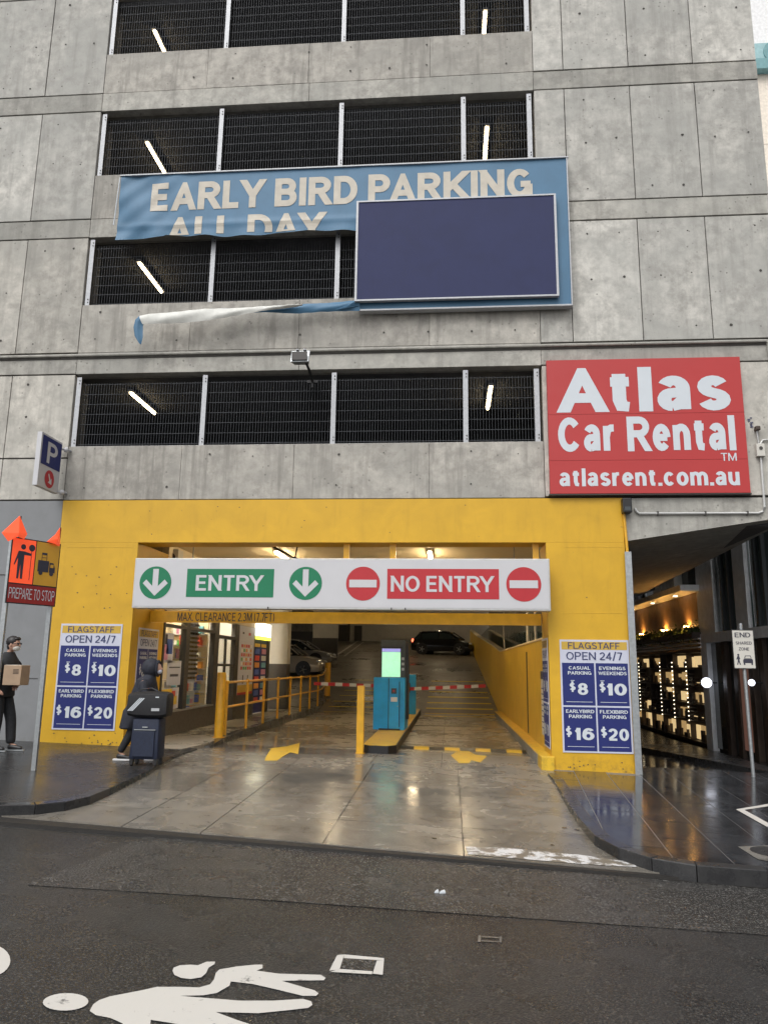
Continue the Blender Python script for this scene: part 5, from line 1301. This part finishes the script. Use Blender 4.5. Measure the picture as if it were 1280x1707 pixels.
for i in range(12): MB().lathe([(.75, 0), (.75, -.06)], (19.8+i*2.6, YF-.2, z9+(z8-z9)*.68), 20, 'y').build('cornice_roundel', 'teal', fb)
# glazing
Yg = [13.95, 15.9, 17.6, 19.3, 20.9]
for i in range(4):
    rb('glass_pane', 'glassg', Yg[i]+.06, Yg[i+1]-.06, .93, 5.4, XR+.06, XR+.1); rb('glass_pane', 'glassd', Yg[i]+.06, Yg[i+1]-.06, -1.9, .68, XR+.06, XR+.1)
def ypx(px, x=XR): return FX(px, 1000, x).y
for a_, b_2 in ((1190, 1163), (1246, 1226)):
    rb('wide_mullion', 'mull', ypx(a_), ypx(b_2), .93, 5.4, XR-.03, XR+.12)
for px in (1203, 1262, 1215, 1275): rb('thin_mullion', 'gun', ypx(px)-.04, ypx(px)+.04, .93, 5.4, XR-.02, XR+.1)
rb('transom_beam', 'mull', 13.9, 21.0, .69, .925, XR-.06, XR+.14)
for px in (1200, 1243, 1218, 1262): rb('door_frame', 'brown', ypx(px)-.12, ypx(px)+.12, -2.0, .685, XR-.03, XR+.1)
M['pinkish'] = plain('curtain', (.20, .09, .07), .7, emit=.08, ecol=(.6, .3, .22))
rb('curtain', 'pinkish', ypx(1240)-.1, ypx(1214)+.1, -1.75, .6, XR+.02, XR+.05)
rb('corner_post', 'mull', ypx(1175), ypx(1165), -2.0, .685, XR-.05, XR+.1)
# balcony and fascia beyond
M['timber'] = plain('timber_cladding', (.26, .16, .09), .5, 0, .25, 3)
rb('fascia', 'timber', 21.0, 30.5, 1.15, 2.05, XR+.0, XR+.1); rb('soffit_lip', 'mull', 20.9, 30.5, 2.06, 2.22, XR-.5, XR+.1)
rb('concrete_pier', 'conc', ypx(1133)-.2, ypx(1113), 2.23, 5.2, XR-.2, XR+.3); rb('dark_window', 'glassd', 20.9, ypx(1134)-.25, 2.23, 5.2, XR, XR+.2)
rb('soffit_box', 'blk', 24.2, 28, 2.4, 3.1, XR-1.6, XR-.3)
rb('upper_glass', 'glassg', 26.0, 34, 2.23, 4.0, XR-.1, XR+.1)
for i in range(9): rb('upper_window_post', 'mull', 26+i*.9, 26.12+i*.9, 2.23, 3.4, XR-.15, XR-.102)
for i, y in enumerate((21.9, 24.2, 27.0, 30.0)):
    rb('uplight', 'uplight', y, y+.22, 1.17, 1.19, XR-.12, XR-.01)
for i, y in enumerate((22.4, 24.9, 27.6)): rb('downlight', 'led', y, y+.1, 2.045, 2.055, XR-.25, XR-.15)
for z in (.68, .80, .58): rb('cornice_strip', 'mull', 20.95, 30.5, z, z+.03, XR-.12, XR-.0)
rb('shelf_backing', 'brown', 20.95, 30.5, -2.0, .57, XR+.16, XR+.2)
ys_ = [21.0+1.36*i for i in range(8)]; zsr = [-1.85, -1.32, -.88, -.42, .05, .5]
for z in zsr: rb('shelf_board', 'brown', 20.95, 30.5, z-.04, z, XR-.04, XR+.15)
for y in ys_: rb('shelf_divider', 'brown', y-.03, y+.03, -1.85, .5, XR-.03, XR+.15)
r3 = random.Random(11)
for i in range(7):
    for j in range(5):
        y0, y1 = ys_[i]+.05, ys_[i+1]-.05; z0, z1 = zsr[j]+.03, zsr[j+1]-.08
        k = r3.random()
        if j in (4, 0) and k < .85 or k < .42:
            a_ = y0
            while a_ < y1-.1:
                w_ = r3.uniform(.4, 1.2); rb('lit_panel', 'warm' if r3.random() < .6 else 'warm2', a_, min(a_+w_, y1), z0, z1-r3.random()*.1, XR+.1, XR+.13); a_ += w_+r3.uniform(.03, .12)
        elif k < .8:
            for q in range(4): rb('slat', 'brown', y0, y1, z0+q*.09, z0+q*.09+.03, XR-.02, XR+.03)
            rb('lit_panel', 'warm', y0, y1, z0+.05, z0+.07, XR+.06, XR+.1)
mb = MB()
for i in range(170):
    y = r3.uniform(21.1, 30.3); j = r3.randrange(5); h = r3.uniform(.08, .3); w_ = r3.uniform(.04, .22)
    mb.box(XR+.02, y, zsr[j]+.001, XR+.09, y+w_, zsr[j]+h)
mb.build('shelf_goods', 'brown', rs, kind='stuff')
for y in (22.36, 23.72, 25.08, 27.8):
    mb = MB()
    for q in range(14): mb.ball((XR-.06, y, -1.35+q*.12), .014, 6)
    mb.build('bead_string', 'led', rs, kind='stuff')
# planter foliage
pf = thing('planter_hedge', 'trailing green planter lit by warm uplights above the shelving wall', 'planter', (XR-.2, 25, .85))
MB().box(XR-.26, 20.95, .84, XR-.02, 30.5, .98).build('planter_box', 'brown', pf)
mb = MB()
for i in range(2600):
    y = rnd.uniform(20.95, 30.5); c0 = Vector((XR-.14+rnd.gauss(0, .09), y, 1.0+rnd.gauss(0, .09)+.05*math.sin(y*3))); s = rnd.uniform(.02, .05)
    a1 = Vector((rnd.gauss(0, 1), rnd.gauss(0, 1), rnd.gauss(0, 1))).normalized()*s; a2 = a1.cross(Vector((rnd.random(), rnd.random(), rnd.random()))).normalized()*s*.6
    mb.sheet([c0-a1, c0+a2, c0+a1, c0-a2])
mb.build('foliage', 'leaf', pf, kind='stuff')
# globe lamps
for i, (px, py, r_, lb) in enumerate(((1177, 1138, .125, 'large round glowing globe lamp at the corner of the lane restaurant'),)):
    p = FX(px, py, XR-.25); t = thing('globe_lamp', lb, 'lamp', tuple(p))
    MB().ball(p, r_, 20).build('globe', 'globe', t, True); MB().tube([p, (XR, p.y, p.z)], .02, 6).build('arm', 'blk', t)
p = FX(1252, 1138, XR-.25); t = thing('globe_lamp', 'smaller globe lamp behind the shared zone sign pole', 'lamp', tuple(p))
MB().ball(p, .07, 16).build('globe', 'globe', t, True); MB().tube([p, (XR, p.y, p.z)], .02, 6).build('arm', 'blk', t)
w = MB().box(3.2, 44, -2.6, 6.5, 44.3, 8).build('lane_end_wall', 'conc_in'); tag(w, 'dark wall closing the far end of the lane', 'wall')

# ================================================================= CARS
def ringloft(mb, rings):
    n = len(rings[0]); v = [p for r_ in rings for p in r_]; f = []
    for i in range(len(rings)-1):
        for k in range(n): f.append((i*n+k, i*n+(k+1) % n, (i+1)*n+(k+1) % n, (i+1)*n+k))
    f += [tuple(range(n)), tuple((len(rings)-1)*n+k for k in reversed(range(n)))]
    return mb.add(v, f)
def car(name, label, col, loc, rz, L=4.2, Wd=1.76, H=1.5, hatch=True, tails=False, slope=0):
    mt = plain('car_paint_'+name, col, .2, .2, .03, 2, coat=.8)
    t = thing('parked_car', label, 'car', (0, 0, 0), 'cars inside the car park')
    hw = Wd/2
    def ring(x, z0, z1, w):
        return [(x, -w*.93, z0), (x, -w, z0+(z1-z0)*.3), (x, -w, z0+(z1-z0)*.62), (x, -w*.9, z1-.03), (x, -w*.6, z1), (x, w*.6, z1), (x, w*.9, z1-.03), (x, w, z0+(z1-z0)*.62), (x, w, z0+(z1-z0)*.3), (x, w*.93, z0)]
    k = H/1.5; h2 = L/2
    st = [(-h2, .42, .78, .72), (-h2+.06, .28, .92*k, .86), (-h2+.35, .22, .98*k, .97), (-h2+1.0, .2, .98*k, 1), (0, .2, .96*k, 1), (h2-1.25, .2, .93*k, 1), (h2-.7, .2, .88*k, .97), (h2-.25, .22, .76*k, .9), (h2-.06, .28, .62*k, .82), (h2, .36, .52*k, .7)]
    mb = MB(); ringloft(mb, [ring(x, a, b, hw*w) for x, a, b, w in st]); mb.build('body', mt, t, True)
    def cab(x, zt, wb, wt): return [(x, -hw*wb, .93*k), (x, -hw*wt, zt-.08), (x, -hw*wt*.8, zt), (x, hw*wt*.8, zt), (x, hw*wt, zt-.08), (x, hw*wb, .93*k)]
    gl = [(-h2+.22, 1.05*k, .86, .8), (-h2+.55, 1.36*k, .9, .78), (-.3, 1.45*k, .93, .76), (.35, 1.42*k, .93, .76), (1.15, .96*k, .88, .82)]
    mb = MB(); ringloft(mb, [cab(*g_) for g_ in gl]); mb.build('windows', 'glassd', t, True)
    gl2 = [(-h2+.48, 1.37*k, .6), (-h2+.75, 1.46*k, .74), (-.3, 1.5*k, .78), (.25, 1.48*k, .77), (.5, 1.41*k, .74)]
    mb = MB(); ringloft(mb, [[(x, -hw*w, z-.06), (x, -hw*w*.8, z), (x, hw*w*.8, z), (x, hw*w, z-.06)] for x, z, w in gl2]); mb.build('roof', mt, t, True)
    for s in (-1, 1):
        for (x0, z0, x1, z1) in ((.45, 1.43*k, 1.18, .96*k), (-.15, .95*k, -.15, 1.45*k), (-h2+.75, .98*k, -h2+.62, 1.40*k)):
            MB().tube([(x0, s*hw*.78 if z0 > 1.2 else s*hw*.92, z0), (x1, s*hw*.78 if z1 > 1.2 else s*hw*.92, z1)], .035, 5).build('window_pillar', mt, t)
        MB().ball((.85, s*(hw+.07), .98*k), .09, 8, (.8, 1, .7)).build('wing_mirror', mt, t, True)
        MB().ball((h2-.22, s*hw*.68, .66*k), .14, 10, (1, 1.1, .55)).build('headlight', 'whitel', t, True)
        MB().ball((-h2+.14, s*hw*.78, .86*k), .12, 10, (.6, .9, 1.1)).build('tail_light', 'tail' if tails else 'redp', t, True)
        for wx in (-h2+.8, h2-.85):
            wl = MB().lathe([(.20, -.10), (.32, -.10), (.335, -.06), (.335, .06), (.32, .10), (.2, .10)], (wx, s*(hw-.09), .335), 22, 'y').build('wheel', 'blk', t, True)
            mb = MB().lathe([(.2, 0), (.18, .01)], (wx, s*(hw+.005), .335), 20, 'y')
            for q in range(5):
                a_ = q*2*math.pi/5; mb.box(wx+.02*math.cos(a_)-.015, s*(hw+.012)-.006, .32, wx+.02*math.cos(a_)+.015, s*(hw+.012)+.006, .35)
                mb.tube([(wx, s*(hw+.015), .335), (wx+.19*math.cos(a_), s*(hw+.015), .335+.19*math.sin(a_))], .022, 4)
            rm = mb.build('rim', 'galv', wl); 
            arch = MB().lathe([(.38, 0), (.38, .004)], (wx, s*(hw+.001), .36), 24, 'y').build('wheel_arch', 'blk', t)
    MB().box(-h2-.012, -.26, .45, -h2+.02, .26, .57).build('number_plate', 'whitel', t)
    MB().box(h2-.1, -.5, .36, h2+.006, .5, .5).build('grille', 'blk', t)
    t.location = loc; t.rotation_euler = (0, -math.atan(slope) if False else 0, rz)
    return t
M['tail'] = plain('lit_tail_lamp', (.8, .05, .02), .4, emit=3, ecol=(1, .12, .05))
bc = car('black', 'black hatchback with a lit tail light at the top of the ramp', (.008, .008, .01), (-.35, 50.5, zdr(0, 50.0)), R(-14), 4.1, 1.74, 1.52, True, True)
wc = car('white', 'white car parked nose out behind the left column', (.45, .40, .33), (-8.35, 38.2, zdr(0, 37.5)), R(-6), 4.6, 1.85, 1.62)
gc = car('silver', 'silver car whose nose shows behind the parked white car', (.28, .28, .29), (-8.5, 42.6, zdr(0, 41.8)), R(-6), 4.5, 1.8, 1.48)

# ================================================================= PEOPLE
def skin_mesh(name, mat, parent, J, E, root=0, sub=2):
    """J: list of (x,y,z,r) ; E: edges"""
    me = bpy.data.meshes.new(name); me.from_pydata([j[:3] for j in J], E, [])
    ob = bpy.data.objects.new(name, me); COL.objects.link(ob)
    md = ob.modifiers.new('s', 'SKIN'); md.use_smooth_shade = True
    for i, j in enumerate(J):
        r_ = j[3]; me.skin_vertices[0].data[i].radius = (r_, r_) if not isinstance(r_, tuple) else r_
    me.skin_vertices[0].data[root].use_root = True
    sb_ = ob.modifiers.new('d', 'SUBSURF'); sb_.levels = sub; sb_.render_levels = sub
    dg = bpy.context.evaluated_depsgraph_get(); dg.update()
    m2 = bpy.data.meshes.new_from_object(ob.evaluated_get(dg)); bpy.data.objects.remove(ob); bpy.data.meshes.remove(me)
    m2.materials.clear(); m2.materials.append(M[mat])
    for p in m2.polygons: p.use_smooth = True
    o = bpy.data.objects.new(name, m2); COL.objects.link(o)
    if parent: o.parent = parent; o.matrix_parent_inverse = Matrix.Translation(parent.location).inverted()
    return o
def figure(t, P, s, prefix=None):
    """P: joints dict in metres, world"""
    names = ['pelvis', 'belly', 'chest', 'neck', 'head', 'crown', 'shl', 'ell', 'wrl', 'shr', 'elr', 'wrr', 'hipl', 'knl', 'anl', 'tol', 'hipr', 'knr', 'anr', 'tor', 'hndl', 'hndr']
    rad = dict(pelvis=.13, belly=.12, chest=.135, neck=.05, head=.085, crown=.07, shl=.06, ell=.042, wrl=.028, shr=.06, elr=.042, wrr=.028, hipl=.085, knl=.058, anl=.038, tol=.03, hipr=.085, knr=.058, anr=.038, tor=.03, hndl=.034, hndr=.034)
    idx = {n: i for i, n in enumerate(names)}
    J = [(*P[n], rad[n]*s) for n in names]
    Ed = [('pelvis', 'belly'), ('belly', 'chest'), ('chest', 'neck'), ('neck', 'head'), ('head', 'crown'), ('chest', 'shl'), ('shl', 'ell'), ('ell', 'wrl'), ('wrl', 'hndl'), ('chest', 'shr'), ('shr', 'elr'), ('elr', 'wrr'), ('wrr', 'hndr'), ('pelvis', 'hipl'), ('hipl', 'knl'), ('knl', 'anl'), ('anl', 'tol'), ('pelvis', 'hipr'), ('hipr', 'knr'), ('knr', 'anr'), ('anr', 'tor')]
    # fingers
    E = [(idx[a], idx[b]) for a, b in Ed]
    for hd, wr_ in (('hndl', 'wrl'), ('hndr', 'wrr')):
        h = Vector(P[hd]); d = (h-Vector(P[wr_])).normalized(); side = d.cross(Vector((0, 0, 1))).normalized(); dn = Vector((0, 0, -1))
        for q in range(4):
            b0 = h+side*(q-1.5)*.02; l = (.075, .085, .08, .062)[q]
            i0 = len(J); J.append((*(b0+d*.04), .0095)); J.append((*(b0+d*(.04+l*.5)+dn*.008), .0085)); J.append((*(b0+d*(.04+l*.75)+dn*.035), .0075))
            E += [(idx[hd], i0), (i0, i0+1), (i0+1, i0+2)]
        i0 = len(J); b0 = h+side*.035-d*.02; J.append((*(b0+side*.01), .0105)); J.append((*(b0+side*.02+d*.045+dn*.01), .009)); E += [(idx[hd], i0), (i0, i0+1)]
    return skin_mesh('body', 'skin', t, J, E)
def chain(t, name, mat, pts, sub=2):
    J = [(*p[:3], p[3]) for p in pts]; return skin_mesh(name, mat, t, J, [(i, i+1) for i in range(len(J)-1)], 0, sub)
def ovals(mb, secs, n=20):
    rings = []
    for (x, y, z, rx_, ry_) in secs: rings.append([(x+rx_*math.cos(2*math.pi*k/n), y+ry_*math.sin(2*math.pi*k/n), z) for k in range(n)])
    return ringloft(mb, rings)

# hooded person walking right with luggage, at (-4.8, 11.75)
wy = 11.85; zg = zpav(-4.8, wy)
hp_ = thing('person', 'person in long black hooded padded coat walking right behind a suitcase', 'person', (-4.8, wy, zg))
X0 = -4.70
P = dict(pelvis=(X0-.10, wy, zg+.80), belly=(X0-.06, wy, zg+.95), chest=(X0+.0, wy, zg+1.15), neck=(X0+.06, wy, zg+1.28), head=(X0+.10, wy, zg+1.38), crown=(X0+.10, wy, zg+1.47),
         shl=(X0+.02, wy-.17, zg+1.2), ell=(X0+.08, wy-.22, zg+.98), wrl=(X0+.28, wy-.20, zg+.94), hndl=(X0+.35, wy-.2, zg+.95),
         shr=(X0+.02, wy+.17, zg+1.2), elr=(X0+.08, wy+.2, zg+.98), wrr=(X0+.26, wy+.12, zg+.95), hndr=(X0+.33, wy+.1, zg+.96),
         hipl=(X0-.07, wy-.09, zg+.76), knl=(X0-.13, wy-.08, zg+.44), anl=(X0-.30, wy-.08, zg+.12), tol=(X0-.17, wy-.08, zg+.04),
         hipr=(X0-.05, wy+.09, zg+.76), knr=(X0+.12, wy+.1, zg+.43), anr=(X0+.12, wy+.1, zg+.09), tor=(X0+.26, wy+.1, zg+.04))
figure(hp_, P, .80)
mb = MB(); ovals(mb, [(X0-.17, wy, zg+.47, .17, .20), (X0-.17, wy, zg+.49, .185, .215), (X0-.14, wy, zg+.62, .18, .215), (X0-.12, wy, zg+.74, .18, .21), (X0-.105, wy, zg+.80, .17, .2), (X0-.075, wy, zg+.90, .165, .195), (X0-.04, wy, zg+1.03, .165, .2), (X0+.0, wy, zg+1.14, .16, .21), (X0+.02, wy, zg+1.21, .14, .19), (X0+.04, wy, zg+1.26, .10, .12), (X0+.055, wy, zg+1.29, .085, .09)], 28)
for i, (x, y, z) in enumerate(mb.v): mb.v[i] = (x+.008*math.sin(z*55), y+.008*math.sin(z*55), z)
mb.build('coat', 'coatn', hp_, True)
for s, a, b, c in ((-1, 'shl', 'ell', 'wrl'), (1, 'shr', 'elr', 'wrr')):
    chain(hp_, 'sleeve', 'coatn', [(*P[a], .088), (*(Vector(P[a]).lerp(Vector(P[b]), .5)), .078), (*P[b], .070), (*(Vector(P[b]).lerp(Vector(P[c]), .55)), .060), (*(Vector(P[b]).lerp(Vector(P[c]), .9)), .045)])
mb = MB(); hx, hz = X0+.08, zg+1.39
mb.ball((hx-.01, wy, hz), .145, 20, (1.0, .88, 1.05)); mb.v = [(x, y, z) if not (x > hx+.09) else (hx+.09+(x-hx-.09)*.2, y, z) for x, y, z in mb.v]
mb.build('hood', 'coatn', hp_, True)
MB().tube([(hx+.105, wy+.085*math.cos(a_), hz-.01+.11*math.sin(a_)) for a_ in [i*2*math.pi/16 for i in range(17)]], .022, 6).build('hood_rim', 'coatn', hp_, True)
mb = MB(); mb.ball((hx+.10, wy, hz-.015), .075, 14, (.75, .85, 1.15)); mb.ball((hx+.162, wy, hz-.015), .016, 8, (1.2, .8, 1.2)); mb.build('face', 'skin', hp_, True)
mb = MB(); mb.ball((hx+.125, wy, hz-.055), .055, 12, (.75, 1.0, .7)); mb.build('face_mask', 'pwhite', hp_, True)
for s, k_, a_, to_ in ((-1, 'knl', 'anl', 'tol'), (1, 'knr', 'anr', 'tor')):
    hpn = 'hipl' if s < 0 else 'hipr'
    chain(hp_, 'trouser_leg', 'trou', [(*P[hpn], .10), (*P[k_], .074), (*Vector(P[k_]).lerp(Vector(P[a_]), .6), .062), (*P[a_], .054)])
    A_ = Vector(P[a_]); T_ = Vector(P[to_]); zf = zpav(A_.x, A_.y)
    chain(hp_, 'shoe', 'blk', [(A_.x-.05, A_.y, zf+.06, .045), (A_.x+.03, A_.y, zf+.065, .045), (T_.x-.03, T_.y, zf+.048, .038), (T_.x+.05, T_.y, zf+.04, .028)])
    so_ = [(A_.x-.085, A_.y-.032), (A_.x-.085, A_.y+.032), (T_.x, T_.y+.038), (T_.x+.055, T_.y+.018), (T_.x+.055, T_.y-.018), (T_.x, T_.y-.038)]
    MB().prism([(x, y, zf+.028) for x, y in so_], [(x, y, zf+.004) for x, y in so_]).build('shoe_sole', 'sole', hp_)
# suitcase
sx0, sx1, sy0, sy1 = -4.66, -4.22, 11.28, 11.58
zsu = zpav(-4.4, 11.4)
su = thing('suitcase', 'upright navy wheeled suitcase pushed by the hooded person', 'suitcase', (-4.44, 11.4, zsu))
mb = MB(); mb.prism([(sx0+.03, sy0, zsu+.68), (sx1-.01, sy0, zsu+.68), (sx1-.01, sy1, zsu+.68), (sx0+.03, sy1, zsu+.68)], [(sx0, sy0, zsu+.10), (sx1, sy0, zsu+.10), (sx1, sy1, zsu+.10), (sx0, sy1, zsu+.10)])
mb.build('shell', 'luggage', su, True, bevel=.035)
MB().box(sx0+.06, sy0-.022, zsu+.14, sx1-.06, sy0+.01, zsu+.50).build('front_pocket', 'luggage', su, bevel=.01)
MB().box(sx0+.07, sy0-.026, zsu+.515, sx1-.05, sy0-.001, zsu+.525).build('zip', 'galv', su)
MB().box(sx0+.19, sy0-.02, zsu+.55, sx1-.17, sy0-.001, zsu+.565).build('badge', 'galv', su)
for x in (sx0+.04, sx1-.04):
    for y in (sy0+.05, sy1-.05):
        w_ = MB().box(x-.025, y-.03, zsu+.035, x+.025, y+.03, zsu+.11).build('wheel_housing', 'blk', su)
        MB().lathe([(.03, -.015), (.03, .015)], (x, y, zsu+.032), 12, 'x').build('wheel', 'blk', su)
for y in (sy0+.08, sy1-.06): pass
MB().tube([(sx0+.12, sy1-.02, zsu+.68), (sx0+.12, sy1, zsu+.98), (sx1-.14, sy1, zsu+.98), (sx1-.14, sy1-.02, zsu+.68)], .01, 6).build('pull_handle', 'galv', su)
hb = thing('holdall', 'black holdall with white stripes strapped on top of the suitcase', 'bag', (-4.42, 11.35, zsu+.69))
mb = MB(); n = 18; rings = []
for i, (x, k_) in enumerate(((-4.74, .5), (-4.72, .85), (-4.60, .98), (-4.4, 1.02), (-4.22, 1.0), (-4.13, .88), (-4.11, .55))):
    rings.append([(x, 11.40+.17*k_*max(-1, min(1, 1.25*math.cos(2*math.pi*q/n))), zsu+.875+.185*k_*max(-1, min(1, 1.2*math.sin(2*math.pi*q/n)))) for q in range(n)])
ringloft(mb, rings); mb.build('bag_body', 'bagblk', hb, True)
fcb = Face((-4.72, 11.224, zsu+.69), (1, 0, 0))
for k_ in range(3):
    mb = MB(); d = k_*.03; fcb.poly(mb, [(.02+d, .10), (.035+d, .095), (.21+d, .28), (.195+d, .285)], .0); mb.build('stripe', 'whitel', hb)
mb = MB(); fcb.box(mb, .38, .10, .50, .14, -.01, .004); mb.build('name_tag', 'galvl', hb)
mb = MB(); fcb.box(mb, .43, .29, .48, .305, -.06, -.005); mb.build('zip_pull', 'whitel', hb)
MB().tube([(-4.6, 11.3, zsu+1.04), (-4.55, 11.33, zsu+1.09), (-4.4, 11.35, zsu+1.11), (-4.3, 11.33, zsu+1.07), (-4.26, 11.3, zsu+1.03)], .012, 6).build('carry_handle', 'bagblk', hb, True)

# man with cardboard box
my = 12.05; mx = -7.08; zg = zpav(mx, my)
mn = thing('person', 'person in black jacket and face mask carrying a cardboard box by the grey wall', 'person', (mx, my, zg))
P = dict(pelvis=(mx-.06, my, zg+.95), belly=(mx-.05, my, zg+1.12), chest=(mx-.03, my, zg+1.36), neck=(mx+.0, my, zg+1.53), head=(mx+.05, my, zg+1.65), crown=(mx+.05, my, zg+1.73),
         shl=(mx-.03, my-.2, zg+1.42), ell=(mx-.02, my-.27, zg+1.13), wrl=(mx-.01, my-.30, zg+.98), hndl=(mx+.04, my-.30, zg+.955),
         shr=(mx-.02, my+.2, zg+1.42), elr=(mx+.12, my+.22, zg+1.13), wrr=(mx+.2, my+.0, zg+1.02), hndr=(mx+.22, my-.08, zg+1.0),
         hipl=(mx-.06, my-.1, zg+.9), knl=(mx-.03, my-.1, zg+.5), anl=(mx-.06, my-.1, zg+.1), tol=(mx+.08, my-.1, zg+.05),
         hipr=(mx-.06, my+.1, zg+.9), knr=(mx+.08, my+.1, zg+.5), anr=(mx+.12, my+.1, zg+.1), tor=(mx+.26, my+.1, zg+.05))
figure(mn, P, .84)
mb = MB(); ovals(mb, [(mx-.06, my, zg+.84, .165, .215), (mx-.06, my, zg+.86, .18, .225), (mx-.055, my, zg+1.0, .17, .215), (mx-.045, my, zg+1.15, .165, .215), (mx-.03, my, zg+1.32, .165, .235), (mx-.02, my, zg+1.42, .14, .225), (mx-.01, my, zg+1.48, .10, .15), (mx+.0, my, zg+1.54, .075, .085)], 28)
mb.build('jacket', 'jack', mn, True)
for a, b, c in (('shl', 'ell', 'wrl'), ('shr', 'elr', 'wrr')):
    chain(mn, 'sleeve', 'jack', [(*P[a], .09), (*(Vector(P[a]).lerp(Vector(P[b]), .5)), .078), (*P[b], .070), (*(Vector(P[b]).lerp(Vector(P[c]), .85)), .052)])
hx, hz = mx+.055, zg+1.665
mb = MB(); mb.ball((hx, my, hz), .1, 18, (1.0, .8, 1.2)); mb.ball((hx+.10, my, hz-.02), .018, 8, (1.2, .8, 1.3)); mb.ball((hx+.0, my-.08, hz-.01), .022, 8, (.8, .5, 1.3)); mb.ball((hx, my+.08, hz-.01), .022, 8, (.8, .5, 1.3)); mb.build('face', 'skin', mn, True)
mb = MB(); mb.ball((hx-.022, my, hz+.042), .105, 18, (1.0, .88, .92)); mb.ball((hx+.05, my, hz+.085), .055, 12, (1, 1.2, .6)); mb.ball((hx-.045, my, hz-.03), .075, 12, (.8, .95, 1)); mb.build('hair', 'hair', mn, True)
mb = MB(); mb.ball((hx+.045, my, hz-.06), .07, 14, (.95, .95, .72)); mb.build('face_mask', 'creamw', mn, True)
mb = MB()
for s in (-1, 1): mb.box(hx+.088, my+s*.035-.028, hz-.005, hx+.10, my+s*.035+.028, hz+.022)
mb.box(hx+.0, my-.086, hz+.006, hx+.09, my-.082, hz+.014); mb.build('glasses', 'blk', mn)
for hpn, k_, a_, to_ in (('hipl', 'knl', 'anl', 'tol'), ('hipr', 'knr', 'anr', 'tor')):
    chain(mn, 'trouser_leg', 'trou', [(*P[hpn], .115), (*P[k_], .088), (*Vector(P[k_]).lerp(Vector(P[a_]), .6), .082), (*P[a_], .075)])
    A_ = Vector(P[a_]); T_ = Vector(P[to_]); zf = zpav(A_.x, A_.y)
    chain(mn, 'shoe', 'blk', [(A_.x-.05, A_.y, zf+.06, .05), (A_.x+.03, A_.y, zf+.065, .05), (T_.x-.03, T_.y, zf+.05, .042), (T_.x+.06, T_.y, zf+.04, .03)])
    so_ = [(A_.x-.11, A_.y-.045), (A_.x-.11, A_.y+.045), (T_.x, T_.y+.05), (T_.x+.09, T_.y+.02), (T_.x+.09, T_.y-.02), (T_.x, T_.y-.05)]
    MB().prism([(x, y, zf+.026) for x, y in so_], [(x, y, zf+.004) for x, y in so_]).build('shoe_sole', 'galv', mn)
cbx = thing('cardboard_box', 'plain brown cardboard box held by the person in the black jacket', 'box', (mx+.1, my-.3, zg+1.0))
bx0 = FY(4, 1142, 11.72); bx1 = FY(37, 1109, 11.72)
MB().box(bx0.x, 11.72, bx0.z, bx1.x, 11.98, bx1.z).build('carton', 'card', cbx, bevel=.006)
MB().box(bx0.x+.02, 11.74, bx1.z-.001, bx1.x-.02, 11.96, bx1.z+.004).build('tape', 'bannerback', cbx)
mb = MB()
for i in range(4): mb.box(bx1.x-.13, 11.716, bx1.z-.07-i*.02, bx1.x-.04, 11.7195, bx1.z-.062-i*.02)
mb.build('printed_label', 'brown', cbx)
bpy.context.view_layer.update()
print('OBJECTS', len(bpy.data.objects), 'tiles', cnt)
